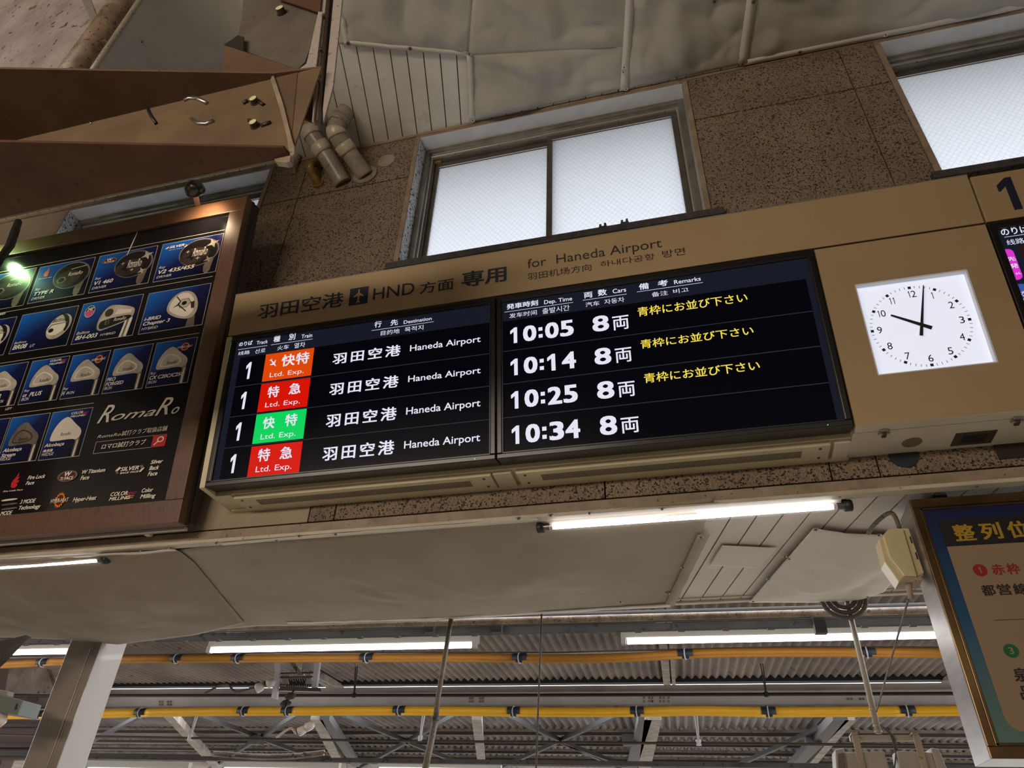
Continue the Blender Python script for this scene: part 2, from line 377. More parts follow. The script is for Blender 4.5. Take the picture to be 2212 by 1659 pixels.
# wall with three clerestory windows
WX = [(-4.333, -2.603), (-1.471, 0.258), (1.38, 3.11)]; ZT = 5.61; ZB = 4.33
wall = struct(MB().box(-7, 7, W + 0.03, W + 0.22, ZS + 0.01, ZB).box(-7, 7, W + 0.03, W + 0.22, ZT, ZC + 0.35).build('wall_back', 'joint'))
b = MB()
for x0, x1 in ((-7, -4.333), (-2.603, -1.471), (0.258, 1.38), (3.11, 7)): b.box(x0, x1, W + 0.03, W + 0.22, ZB, ZT)
o = b.build('backing', 'joint', wall)
def wpanel(x0, x1, z0, z1, m='stucco', y=W):
    g = 0.003; MB().box(x0 + g, x1 - g, y, W + 0.035, z0 + g * 1.8, z1 - g * 1.8).build('panel', m, wall, bevel=0.002)
zj = onY(725, 412, W)[2]; zj2 = onY(1700, 220, W)[2]
xj = onY(654.6, 391, W)[0]; xj2 = onY(1828, 150, W)[0]
for z0, z1 in ((4.33, zj), (zj, ZC)):
    wpanel(-2.603 + 0.03, xj, z0, z1); wpanel(xj, -1.471 - 0.03, z0, z1)
for z0, z1 in ((4.33, zj2), (zj2, ZC)):
    wpanel(0.258 + 0.03, xj2, z0, z1); wpanel(xj2, 1.38 - 0.03, z0, z1)
for z0, z1 in ((4.33, 4.95), (4.95, ZC)): wpanel(-5.4, -4.333 - 0.03, z0, z1, 'stucco_plain'); wpanel(3.14, 4.4, z0, z1)
# faint raised ribs on the pillar right of the middle window
for px in (1590, 1760):
    x = onY(px, 190 if px < 1700 else 165, W)[0]
    MB().box(x - 0.012, x + 0.012, W - 0.0035, W + 0.002, 4.36, 5.60).build('rib', 'stucco', wall, bevel=0.003)
# lower strip of stucco below the sign
xs = [-7, -5.2, -4.4, -3.4]
xl = onY(668, 1110, W)[0]; xlow = [onY(px, py, W)[0] for px, py in ((724, 1105), (1306, 1040), (1790, 1000), (1895, 1000))]
wpanel(-7, -3.4, 2.838, 4.33, 'stucco_plain'); wpanel(-3.4, xl, 2.838, 4.33, 'stucco_plain')
for x0, x1 in zip([xl] + xlow, xlow + [3.6]): wpanel(x0, x1, 2.838, 4.33)
wpanel(3.6, 7, 2.838, 4.33)
# painted skirting strip at the foot of the wall
trim = struct(MB().box(-7, 7, W - 0.008, W + 0.05, ZS - 0.012, 2.834).build('trim_1', 'beige_trim', bevel=0.003))
struct(MB().box(-7, 7, W - 0.014, W + 0.03, ZS - 0.020, ZS - 0.004).build('trim_2', 'white_trim', bevel=0.003))
struct(MB().box(-7, 7, W - 0.012, W + 0.04, ZC - 0.022, ZC + 0.01).build('trim_3', 'beige_trim', bevel=0.003))
# double metal track above the header on the stucco
for x0, x1 in ((-2.6, -1.62), (0.46, 1.30)):
    b = MB().box(x0, x1, W - 0.012, W, 4.352, 4.360).box(x0, x1, W - 0.012, W, 4.372, 4.380).box(x0, x1, W - 0.005, W, 4.355, 4.378)
    struct(b.build('trim_4', 'beige_trim'))

def window(i, x0, x1):
    name = 'window_%d' % (i + 1)
    root = struct(MB().box(x0 - 0.03, x0, W - 0.006, W + 0.03, ZB, ZT + 0.03).box(x1, x1 + 0.03, W - 0.006, W + 0.03, ZB, ZT + 0.03).box(x0, x1, W - 0.006, W + 0.03, ZT, ZT + 0.03).build(name, 'beige_trim', bevel=0.002))
    D = W + 0.10
    MB().box(x0, x1, W, D + 0.08, ZT - 0.004, ZT + 0.02).build('head_board', 'reveal', root)
    MB().box(x0 - 0.01, x0 + 0.004, W + 0.002, D + 0.08, ZB, ZT).build('jamb', 'reveal_dirty', root)
    MB().box(x1 - 0.004, x1 + 0.01, W + 0.002, D + 0.08, ZB, ZT).build('jamb', 'alu_bright', root)
    # fixed aluminium frame
    z0, z1 = ZB, ZT - 0.004; a = x0 + 0.004; c = x1 - 0.004
    MB().box(a, c, D, D + 0.10, z1 - 0.036, z1).build('frame_rail', 'alu', root, bevel=0.002)
    MB().box(a, c, D + 0.022, D + 0.10, z1 - 0.060, z1 - 0.036).build('frame_rail', 'alu_bright', root, bevel=0.005)
    MB().box(a, c, D + 0.034, D + 0.10, z1 - 0.070, z1 - 0.060).build('frame_rail', 'alu', root)
    for s, e in ((a, 1), (c, -1)):
        MB().box(min(s, s + e * .034), max(s, s + e * .034), D, D + 0.10, z0, z1 - 0.036).build('frame_stile', 'alu', root, bevel=0.002)
        MB().box(min(s + e * .034, s + e * .048), max(s + e * .034, s + e * .048), D + 0.03, D + 0.10, z0, z1 - 0.05).build('frame_stile', 'alu_bright', root, bevel=0.002)
        MB().box(min(s + e * .048, s + e * .058), max(s + e * .048, s + e * .058), D + 0.045, D + 0.10, z0, z1 - 0.05).build('frame_stile', 'alu_dark', root)
    xm = x0 + (x1 - x0) * 0.497
    # left sash sits in the outer track (deeper), right sash nearer
    def sash(p, q, y, top):
        s = MB().box(p, p + 0.034, y, y + 0.03, z0, top).box(q - 0.034, q, y, y + 0.03, z0, top).box(p + .034, q - .034, y, y + 0.03, top - 0.046, top).box(p + .034, q - .034, y, y + .03, z0, z0 + 0.05).build('sash', 'alu_dark', root, bevel=0.002)
        MB().box(p + 0.034, q - 0.034, y + 0.012, y + 0.016, z0 + 0.05, top - 0.046).build('pane', 'wired_glass', s)
        MB().box(p + .034, q - .034, y - 0.003, y + 0.001, top - 0.052, top - 0.047).build('bead', 'alu_bright', s)
    sash(a + 0.05, xm + 0.02, D + 0.068, z1 - 0.075)
    sash(xm - 0.014, c - 0.05, D + 0.034, z1 - 0.066)
    for t in (0.12, 0.30, 0.45, 0.60, 0.76, 0.93):
        x = x0 + (x1 - x0) * t; MB().disc((x, D + 0.030, z1 - 0.0605), (0, 0, -1), 0.003, 0.002, 8).build('screw', 'rubber', root)
    MB().box(a + 0.05, a + 0.10, D + 0.05, D + 0.068, z1 - 0.085, z1 - 0.072).build('stopper', 'pvc_yellow', root)
    # dark sloping sill
    zs = 4.425
    MB().prism([V(x0 - 0.06, W - 0.035, zs - 0.055), V(x0 - 0.06, W - 0.035, zs - 0.008), V(x0 - 0.06, W + 0.19, zs + 0.03), V(x0 - 0.06, W + 0.19, zs - 0.09)], (x1 - x0 + 0.15, 0, 0)).build('window_sill', 'sill_dark', root, bevel=0.003)
    return root
for i, (x0, x1) in enumerate(WX): wroot = window(i, x0, x1)

# two small rusty fixings standing on the middle sill
for px, py in ((1303, 494), (1350, 485)):
    p = onY(px, py, W - 0.01); t = thing('sill_clip', 'small rusty clip standing on the dark sill, %s one' % ('nearer the mullion' if px < 1320 else 'farther from the mullion'), 'clip', p)
    MB().box(p[0] - .020, p[0] - .008, p[1] - .01, p[1] + .01, p[2], p[2] + .030).box(p[0] + .006, p[0] + .018, p[1] - .01, p[1] + .01, p[2], p[2] + .034).build('prong', 'sill_dark', t, bevel=0.002)
    MB().box(p[0] - .022, p[0] + .022, p[1] - .012, p[1] + .012, p[2] - .006, p[2] + .010).build('foot', 'sill_dark', t)

# unseen outer eave, deepened to shade the pane tops, and the roof over the photographer
struct(MB().box(-7, 7, W + 0.22, W + 1.15, ZC - 0.02, ZC + 0.15).build('roof_eave', 'outer_roof'))
struct(MB().box(-14, 14, -7, W + 0.3, ZC + 0.12, ZC + 0.3).build('roof', 'outer_roof'))
struct(MB().box(-7, 7, W + 0.05, 3.95, ZS + 0.05, ZS + 0.12).build('roof_soffit', 'outer_roof'))
struct(MB().box(-14, 14, -7.2, -7, 0, ZC + 0.3).build('light_block_front', 'stucco_plain'))  # unseen wall added to keep sky light from flooding the near side
struct(MB().box(-14, -7, W + 0.03, W + 0.2, 0, ZC + 0.3).build('wall_left_end', 'stucco_plain'))
struct(MB().box(7, 14, W + 0.03, W + 0.2, 0, ZC + 0.3).build('wall_right_end', 'stucco_plain'))

# skewed ceiling boards, upper
ceil_ = struct(MB().box(-8, 8, -7, W + 0.05, ZC + 0.02, ZC + 0.05).build('ceiling', 'joint'))
pit_ = 0.1045; x_ref = onZ(779, 318, ZC)[0] + (onZ(779, 318, ZC)[1] - (W + .02)) * SK
def board(x, w_, ya, yb, z, th, m, parent, g=0.0035):
    f = lambda xx, yy: xx - (yy - yb) * SK
    p = [V(f(x + g, ya), ya, z), V(f(x + w_ - g, ya), ya, z), V(f(x + w_ - g, yb), yb, z), V(f(x + g, yb), yb, z)]
    MB().prism(p, (0, 0, th)).build('plank', m, parent)
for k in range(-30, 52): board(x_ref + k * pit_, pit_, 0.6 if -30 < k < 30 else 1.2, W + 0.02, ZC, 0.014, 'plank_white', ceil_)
# lower soffit boards
low = struct(MB().box(-7, 7, W + 0.04, 3.84, ZS + 0.02, ZS + 0.05).build('ceiling_lower', 'joint'))
q = onZ(1471, 1296, ZS); x_ref2 = q[0] + (q[1] - 3.84) * SK
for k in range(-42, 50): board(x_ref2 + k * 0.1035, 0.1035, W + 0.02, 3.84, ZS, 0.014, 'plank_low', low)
# edge trim of the soffit
ed = struct(MB().box(-7, 7, 3.84, 3.875, ZS - 0.012, ZS + 0.12).build('trim_5', 'white_trim', bevel=0.003))
struct(MB().box(-7, 7, 3.79, 3.80, ZS - 0.006, ZS + 0.005).build('trim_6', 'white_trim'))

# ================================================================== SIGN CABINET
TS = 0.17977
Q0 = onY(1072, 993, 2.4); SP = Plane((0, 2.4, Q0[2]), TS); T = SP.T(); ZB0 = Q0[2]
k = 0.75
cab = thing('sign_cabinet', 'long beige metal sign cabinet on the wall holding screens and clock', 'sign', (0, 2.52, ZB0))
# body behind the screens
def sec(x0, x1, pts): return MB().prism([V(x0, y, z) for y, z in pts], (x1 - x0, 0, 0))
yh = lambda u, d=0: SP.W(0, u, d)[1]; zh = lambda u, d=0: SP.W(0, u, d)[2]
sec(-2.12, 2.9, [(2.49, ZB0 + .004), (W, ZB0 + .004), (W, ZB0 + .95), (yh(1.0, -.03), zh(1.0, -.03)), (yh(.776, -.03), zh(.776, -.03)), (yh(.774, -.09), zh(.774, -.09)), (yh(.02, -.09), zh(.02, -.09))]).build('body', 'casing', cab)
MB().box(-2.126, -2.098, -0.10, 0.0, 0, .774, T).build('side_trim', 'casing', cab, bevel=0.002)
sec(-2.126, -2.098, [(2.4, ZB0), (W, ZB0), (W, ZB0 + .5), (2.46, ZB0 + .3)]).build('side_plate', 'casing', cab)
hd = MB().box(-2.121, 1.2385, -0.025, 0.0, .781, 1.021, T).build('header_panel', 'panel_tan', cab, bevel=0.002)
MB().box(-2.121, 1.2385, -0.027, 0.001, 1.018, 1.022, T).build('edge_strip', 'alu_bright', hd)
hd2 = MB().box(1.246, 2.9, -0.025, 0.0, .781, 1.005, T).build('header_panel', 'panel_tan', cab, bevel=0.002)
MB().box(-2.10, 1.2385, -0.03, -0.012, .770, .784, T).build('shadow_gap', 'rubber', cab)
# underside: left block
MB().box(-2.098, -2.02, 2.485, W, ZB0 - .004, ZB0 + .01).build('underside', 'casing', cab)
c2 = Crop(1000, 950, 11.06)
def vent(x0, x1, nm):
    v = MB().box(x0, x1, 2.50, 2.618, ZB0 - .016, ZB0 + .02).build(nm, 'casing', cab, bevel=0.002)
    MB().box(x0 + .10, x1 - .10, 2.53, 2.578, ZB0 - .0175, ZB0 - .010).build('grille', 'grille', v)
    for x in (x0 + .035, x1 - .035):
        for y in (2.522, 2.592): MB().disc((x, y, ZB0 - .014), (0, 0, -1), .0055, .005, 10).build('screw', 'steel_dark', v)
    return v
xa = onZ(498, 1075, ZB0)[0]
vent(onZ(497, 1070, ZB0 - .01)[0], onZ(1064, 1032, ZB0 - .01)[0], 'vent_panel')
vent(onZ(1118, 1028, ZB0 - .01)[0], onZ(1793, 962, ZB0 - .01)[0], 'vent_panel')
MB().box(-2.098, .615, 2.618, W, ZB0 - .014, ZB0 + .01).build('rear_strip', 'casing', cab)
MB().box(onZ(1070, 1030, ZB0)[0], onZ(1110, 1028, ZB0)[0], 2.50, 2.62, ZB0 - .012, ZB0 + .01).build('underside', 'casing', cab)
MB().box(onZ(1800, 960, ZB0)[0], .608, 2.50, 2.62, ZB0 - .012, ZB0 + .01).build('underside', 'casing_white', cab)
# clock section
ck = MB().box(.6145, 1.2385, -0.03, 0.0, -.002, .7715, T)
clock_x0, clock_u0 = .974 * k, .2495 * k; clock_x1, clock_u1 = 1.4985 * k, .7745 * k
b = MB()
b.box(.6145, 1.2385, -0.03, 0.0, clock_u1, .7715, T).box(.6145, 1.2385, -0.03, 0.0, -.002, clock_u0, T).box(.6145, clock_x0, -0.03, 0.0, clock_u0, clock_u1, T).box(clock_x1, 1.2385, -0.03, 0.0, clock_u0, clock_u1, T)
b.build('clock_panel', 'panel_tan', cab)
ys = 2.452
MB().box(.6165, 2.9, 2.402, ys, ZB0 - .003, ZB0 + .02).build('underside', 'casing_white', cab, bevel=0.001)
MB().box(.612, 2.9, ys + .003, W, ZB0 - .003, ZB0 + .02).build('underside', 'casing_white', cab, bevel=0.001)
for px, py in ((1905, 944), (2190, 916)):
    p = onZ(px, py, ZB0 - .005)
    l = MB().box(p[0] - .014, p[0] + .014, ys - .012, ys + .004, ZB0 - .012, ZB0 - .003).build('latch', 'steel', cab, bevel=0.001)
    MB().box(p[0] - .008, p[0] + .008, ys, ys + .026, ZB0 - .020, ZB0 - .011).build('lever', 'steel_dark', l, bevel=0.002)
    MB().tube([V(p[0] - .020, ys + .008, ZB0 - .012), V(p[0] + .020, ys + .008, ZB0 - .012)], .005, 8).build('pin', 'steel', l)
p = onZ(1970, 956, ZB0 - .004)
MB().disc((p[0], p[1], ZB0 - .002), (0, 0, -1), .0345, .003, 32).build('round_cover', 'grille', cab)
p0 = onZ(2045, 967, ZB0 - .005); p1 = onZ(2148, 931, ZB0 - .005)
g = MB().box(p0[0] + .01, p1[0] + .01, 2.522, 2.612, ZB0 - .007, ZB0 - .002).build('speaker_grille', 'steel_dark', cab, bevel=0.001)
b = MB()
for i in range(8):
    for j in range(16):
        x = p0[0] + .04 + j * (p1[0] - p0[0] - .06) / 15; y = 2.54 + i * .0075
        b.box(x - .0022, x + .0022, y - .0018, y + .0018, ZB0 - .0078, ZB0 - .006)
b.build('hole', 'rubber', g)
p = onY(1951, 984, W); tag(MB().disc(p, (0, -1, 0), .052, .004, 32).build('vent_hole_cover', 'coupler'), 'black round vent cover on the stucco strip under the clock section', 'cover')
p = onY(2190, 972, W); tag(MB().box(p[0] - .06, p[0] + .09, W - .004, W, p[2] - .035, p[2] + .05).build('recess_cover', 'wood_side'), 'dark rectangular cover plate on the stucco strip at the right edge', 'cover')
# header lettering
c1 = Crop(430, 560, 2.963); c3 = Crop(1030, 480, 2.665)
for s, bl, tr, m, bo in (('羽田空港', (375, 385), (930, 205), 'navy', .012), ('方面', (1412, 225), (1632, 118), 'navy', .006), ('専用', (1680, 185), (1968, 40), 'navy', .022)):
    tx(s, SP, c1, bl, tr, m, hd, bold=bo)
tx('HND', SP, c1, (1112, 262), (1382, 147), 'navy', hd, mode='L', bold=.004)
x0, u0 = SP.P(*c1(957, 300)); x1, u1 = SP.P(*c1(1087, 172)); flat(SP, [(x0, u0), (x1, u0), (x1, u1), (x0, u1)], 'navy', hd, name='plane_symbol')
PLANE = [(0, .95), (.07, .85), (.08, .55), (.48, .22), (.48, .10), (.09, .22), (.07, -.30), (.20, -.42), (.20, -.52), (0, -.44)]
def plane_icon(pl, cx, cy, s, m, parent, ang=0, d=.0022):
    pts = PLANE + [(-x, y) for x, y in PLANE[-2:0:-1]]; ca, sa = math.cos(ang), math.sin(ang)
    cen = (.95 - .52) / 2
    P2 = [(cx + s * (x * ca - (y - cen) * sa), cy + s * (x * sa + (y - cen) * ca)) for x, y in pts]
    return tess(pl, P2, m, parent, d, 'plane_symbol')
plane_icon(SP, (x0 + x1) / 2, (u0 + u1) / 2, (x1 - x0) * .56, 'panel_tan', hd)
tx('for  Haneda Airport', SP, c3, (292, 265), (1060, 92), 'black_text', hd, mode='L')
tx('羽田机场方向', SP, c3, (292, 335), (658, 238), 'black_text', hd)
tx('하내다공항', SP, c3, (712, 262), (1022, 178), 'black_text', hd); tx('방면', SP, c3, (1070, 207), (1195, 145), 'black_text', hd)
xl_, _ = SP.P(2151, 398.7); xr_, _ = SP.P(2209.7, 450.9); _, ub_ = SP.P(2193.4, 453.6); _, ut_ = SP.P(2183.3, 382.1)
put_one(SP, xl_, ub_, xr_, ut_, 'navy', hd2)

# ------------------------------------------------------------------ monitors
def monitor(label, x0, x1):
    t = thing('display_monitor', label, 'screen', SP.W((x0 + x1) / 2, 0, 0))
    bw = .024
    b = MB(); u1 = .771
    b.box(x0, x1, -.085, .004, 0.001, bw, T).box(x0, x1, -.085, .004, u1 - bw, u1, T).box(x0, x0 + bw, -.085, .004, bw, u1 - bw, T).box(x1 - bw, x1, -.085, .004, bw, u1 - bw, T)
    b.build('bezel', 'bezel', t, bevel=.004)
    b = MB()
    for a in ((x0 + bw, x1 - bw, bw, bw + .005), (x0 + bw, x1 - bw, u1 - bw - .005, u1 - bw), (x0 + bw, x0 + bw + .004, bw, u1 - bw), (x1 - bw - .004, x1 - bw, bw, u1 - bw)): b.box(a[0], a[1], -.02, .0015, a[2], a[3], T)
    b.build('inner_lip', 'bezel_edge', t)
    s = MB().box(x0 + .02, x1 - .02, -.03, -.008, .02, u1 - .02, T).build('display', 'lcd_strip', t)
    MB().box((x0 + x1) / 2 - .3, (x0 + x1) / 2 + .3, -.03, .0055, .004, .008, T).build('seam', 'bezel_edge', t)
    return t, s
DS = -.008
SPD = Plane(SP.W(0, 0, DS), TS)
m1, s1 = monitor('left black departure screen showing track, train type and destination', -2.0965, -.7395)
m2, s2 = monitor('middle black departure screen showing times, cars and yellow remarks', -.7355, .6085)
m3, s3 = monitor('black screen at the right picture edge with a magenta tab', 1.2435, 2.60)
def rect(pl, x0, x1, u0, u1, m, parent, d=.0008, name='field'): return flat(pl, [(x0, u0), (x1, u0), (x1, u1), (x0, u1)], m, parent, d=d, name=name)
def avg(c, pts, i): return sum(SPD.P(*c(*p))[i] for p in pts) / len(pts)
# rows of screen 1
rt = avg(c1, [(240, 635), (1868, 400)], 1)
r1 = avg(c1, [(240, 815), (1868, 605)], 1); r2 = avg(c1, [(205, 1010), (1868, 812)], 1); r3 = avg(c1, [(170, 1212), (1865, 1022)], 1); r4 = avg(c1, [(135, 1415)], 1)
lx = avg(c1, [(258, 632), (135, 1415)], 0); rx = SPD.P(*c1(1868, 605))[0]
def rows(s, xa_, xb_, us):
    for a, b_ in zip(us[:-1], us[1:]): rect(SPD, xa_, xb_, b_ + .0018, a - .0018, 'lcd_black', s)
    for a in us[1:-1]: rect(SPD, xa_, xb_, a - .0014, a + .0014, 'lcd_line', s, name='rule')
rows(s1, lx, -.7395 + .025, [rt, r1, r2, r3, r4])
def line(c, a, b_, s, pl=SPD, m='lcd_soft', w_=.0012):
    x0, u0 = pl.P(*c(*a)); x1, u1 = pl.P(*c(*b_)); u = (u0 + u1) / 2; rect(pl, x0, x1, u - w_, u + w_, m, s, d=.0014, name='rule')
def many(c, lst, s, m, **kw):
    for e in lst:
        kk = dict(kw); kk.update(e[3] if len(e) > 3 else {}); tx(e[0], SPD, c, e[1], e[2], m, s, **kk)
L_ = dict(mode='L', bold=.006)
many(c1, [('のりば', (255, 560), (345, 520)), ('Track', (368, 547), (443, 515), L_), ('线路', (250, 617), (328, 582), dict(bold=0)), ('선로', (357, 605), (428, 568), dict(bold=0)),
          ('種', (475, 533), (523, 490)), ('別', (573, 520), (620, 475)), ('Train', (655, 508), (727, 474), L_), ('火车', (500, 585), (578, 545), dict(bold=0)), ('열차', (608, 572), (682, 528), dict(bold=0)),
          ('行', (1122, 440), (1170, 395)), ('先', (1225, 427), (1275, 383)), ('Destination', (1310, 415), (1490, 368), L_), ('目的地', (1163, 490), (1285, 443), dict(bold=0)), ('목적지', (1316, 468), (1437, 420), dict(bold=0))], s1, 'lcd_white', bold=.016)
for a, b_ in (((250, 580), (438, 553)), ((461, 550), (728, 510)), ((1105, 458), (1503, 400))): line(c1, a, b_, s1)
x1a = avg(c1, [(306, 680), (273, 870), (241, 1068), (208, 1272)], 0); x1b = avg(c1, [(330, 765), (302, 958), (268, 1160), (237, 1368)], 0)
x1b = x1a + .026
tags = [((430, 608), (738, 570), (718, 745), (402, 785)), ((400, 797), (713, 762), (693, 945), (373, 980)), ((370, 995), (690, 957), (668, 1147), (341, 1185)), ((337, 1203), (664, 1163), (641, 1365), (309, 1397))]
bx0 = sum(SPD.P(*c1(*t[0]))[0] + SPD.P(*c1(*t[3]))[0] for t in tags) / 8; bx1 = sum(SPD.P(*c1(*t[1]))[0] + SPD.P(*c1(*t[2]))[0] for t in tags) / 8
ones = [((330, 765), (350, 657)), ((300, 958), (318, 847)), ((267, 1160), (290, 1043)), ((232, 1368), (253, 1247))]
for t, m_, o1 in zip(tags, ('lcd_orange', 'lcd_red', 'lcd_green', 'lcd_red'), ones):
    ut = (SPD.P(*c1(*t[0]))[1] + SPD.P(*c1(*t[1]))[1]) / 2; ub = (SPD.P(*c1(*t[2]))[1] + SPD.P(*c1(*t[3]))[1]) / 2
    rect(SPD, bx0, bx1, ub, ut, m_, s1, d=.0014, name='train_type_field')
    ua = SPD.P(*c1(*o1[0]))[1]; ub2 = SPD.P(*c1(*o1[1]))[1]; put_one(SPD, x1a, ua, x1b, ub2, 'lcd_white', s1, d=.002)
D2 = dict(d=.0022)
many(c1, [('快特', (525, 690), (712, 590), dict(sp=1.05)), ('特', (435, 890), (520, 808)), ('急', (573, 868), (658, 788)), ('快', (405, 1090), (492, 1005)), ('特', (548, 1072), (636, 985)), ('特', (373, 1298), (462, 1208)), ('急', (515, 1282), (605, 1195))], s1, 'lcd_white', bold=.018, d=.0022)
many(c1, [('Ltd. Exp.', (452, 757), (674, 700)), ('Ltd. Exp.', (423, 950), (650, 893)), ('Ltd. Exp.', (393, 1155), (622, 1097)), ('Ltd. Exp.', (362, 1365), (597, 1305))], s1, 'lcd_white', mode='L', d=.0022)
many(c1, [('羽田空港', (853, 675), (1293, 545)), ('羽田空港', (832, 873), (1280, 740)), ('羽田空港', (810, 1078), (1268, 942)), ('羽田空港', (787, 1293), (1253, 1155))], s1, 'lcd_white', bold=.018, sp=1.3)
many(c1, [('Haneda Airport', (1350, 590), (1803, 490)), ('Haneda Airport', (1338, 787), (1803, 690)), ('Haneda Airport', (1325, 995), (1802, 896)), ('Haneda Airport', (1312, 1213), (1800, 1115))], s1, 'lcd_white', mode='L', bold=.008)
px_, pu_ = SPD.P(*c1(476, 664)); plane_icon(SPD, px_, pu_, .036, 'lcd_white', s1, ang=math.radians(-140), d=.0024)
# screen 2
rt2 = avg(c3, [(145, 575), (1892, 322)], 1)
q1 = avg(c3, [(145, 750), (1935, 508)], 1); q2 = avg(c3, [(145, 937), (1980, 710)], 1); q3 = avg(c3, [(148, 1130), (2030, 922)], 1); q4 = avg(c3, [(150, 1325), (2075, 1140)], 1)
rx2 = avg(c3, [(1892, 322), (2075, 1140)], 0)
rows(s2, -.7355 + .025, rx2, [rt2, q1, q2, q3, q4])
N0 = dict(bold=0)
many(c3, [('発車時刻', (172, 505), (352, 447)), ('Dep. Time', (388, 473), (548, 428), L_), ('发车时间', (187, 555), (345, 505), N0), ('출발시간', (378, 530), (533, 475), N0), ('両', (618, 440), (665, 400)), ('数', (698, 427), (747, 383)),
          ('Cars', (783, 411), (858, 376), L_), ('汽车', (627, 490), (705, 452), N0), ('자동차', (735, 475), (848, 430), N0), ('備', (935, 392), (988, 348)), ('考', (1043, 373), (1098, 330)), ('Remarks', (1137, 358), (1287, 313), L_),
          ('备注', (1008, 432), (1098, 392), N0), ('비고', (1132, 413), (1217, 375), N0)], s2, 'lcd_white', bold=.016)
for a, b_ in (((160, 520), (555, 461)), ((610, 452), (863, 413)), ((922, 404), (1302, 346))): line(c3, a, b_, s2)
for e in (('10:05', (193, 700), (555, 560)), ('10:14', (195, 885), (568, 742)), ('10:25', (198, 1077), (578, 932)), ('10:34', (202, 1280), (592, 1133))): put_time(e[0], SPD, c3, e[1], e[2], 'lcd_white', s2)
many(c3, [('8', (668, 635), (757, 532)), ('8', (680, 825), (770, 718)), ('8', (695, 1022), (787, 910)), ('8', (711, 1230), (803, 1110))], s2, 'lcd_white', bold=.022)
many(c3, [('両', (785, 625), (872, 533)), ('両', (800, 812), (888, 718)), ('両', (817, 1010), (907, 913)), ('両', (834, 1218), (930, 1118))], s2, 'lcd_white', bold=.01)
many(c3, [('青枠にお並び下さい', (928, 545), (1552, 405)), ('青枠にお並び下さい', (945, 730), (1587, 596)), ('青枠にお並び下さい', (965, 928), (1623, 795))], s2, 'lcd_yellow', bold=.008)
for s_, pxy in ((s1, c2(290, 475)), (s2, (1788.5, 922.3))):
    x, u = SP.P(*pxy); MB().box(x - .0018, x + .0018, 0, .0052, .009, .012, T).build('status_light', 'led_green', m1 if s_ is s1 else m2)
# screen 3
c8 = Crop(1962, 340, 4.148)
xs3 = SPD.P(*c8(960, 805)); rect(SPD, xs3[0] + .01, 2.58, .30, xs3[1], 'lcd_brown', s3)
tx('のりば', SPD, c8, (840, 705), (1065, 606), 'lcd_white', s3, bold=.012); tx('线路 선로', SPD, c8, (890, 790), (1200, 695), 'lcd_white', s3)
line(c8, (862, 725), (1120, 672), s3)
def rt_poly(c, tl, br, m, s, name):
    x0, u1 = SPD.P(*c(*tl)); x1, u0 = SPD.P(*c(*br)); r = .018
    pts = [(x0, u0), (x0, u1)] + [(x1 - r + r * math.sin(a), u1 - r + r * math.cos(a)) for a in (0, .4, .8, 1.2, 1.57)] + [(x1 - r + r * math.cos(a), u0 + r - r * math.sin(a)) for a in (0, .4, .8, 1.2, 1.57)]
    flat(SPD, pts, m, s, d=.0014, name=name)
rt_poly(c8, (850, 828), (1035, 1092), 'lcd_magenta', s3, 'tab'); rt_poly(c8, (963, 1140), (1160, 1400), 'lcd_blue', s3, 'tab')
for s_, bl, tr in (('先', (892, 937), (950, 888)), ('発', (917, 1000), (975, 950)), ('次', (1008, 1250), (1062, 1196)), ('発', (1030, 1310), (1088, 1258))): tx(s_, SPD, c8, bl, tr, 'lcd_white', s3, bold=.01, d=.0022)
tx('1st.', SPD, c8, (942, 1056), (1008, 1024), 'lcd_white', s3, mode='L', d=.0022)

# ------------------------------------------------------------------ clock
ckt = thing('platform_clock', 'square backlit white clock with black hands set in the tan panel', 'clock', SP.W((clock_x0 + clock_x1) / 2, clock_u0))
MB().box(clock_x0 - .002, clock_x1 + .002, -.030, -.022, clock_u0 - .002, clock_u1 + .002, T).build('dial', 'clock_face', ckt)
b = MB()
for a in ((clock_x0, clock_x1, clock_u1 - .004, clock_u1 + .002), (clock_x0, clock_x1, clock_u0 - .002, clock_u0 + .002), (clock_x0 - .002, clock_x0 + .002, clock_u0, clock_u1), (clock_x1 - .004, clock_x1 + .002, clock_u0, clock_u1)): b.box(a[0], a[1], -.024, .001, a[2], a[3], T)
b.build('rim', 'clock_rim', ckt)
cc = Crop(1700, 350, 2.369)
CP = Plane(SP.W(0, 0, -.022), TS)
t12 = CP.P(*cc(626, 645)); t6 = CP.P(*cc(743, 1038)); t3 = CP.P(*cc(935, 805)); t9 = CP.P(*cc(436, 867))
ccx = (t3[0] + t9[0]) / 2; ccu = (t12[1] + t6[1]) / 2; cr = ((t3[0] - t9[0]) + (t12[1] - t6[1])) / 4
for i in range(60):
    a = math.radians(6 * i); big = i % 5 == 0; h, w_ = (.0055, .0055) if big else (.005, .0009); r_ = cr + (0 if big else .001)
    dx, du = math.sin(a), math.cos(a); ex, eu = math.cos(a), -math.sin(a)
    pts = [(ccx + dx * (r_ + p) + ex * q_, ccu + du * (r_ + p) + eu * q_) for p, q_ in ((-h, -w_), (-h, w_), (h, w_), (h, -w_))]
    flat(CP, pts, 'black_text', ckt, name='hour_mark' if big else 'minute_mark')
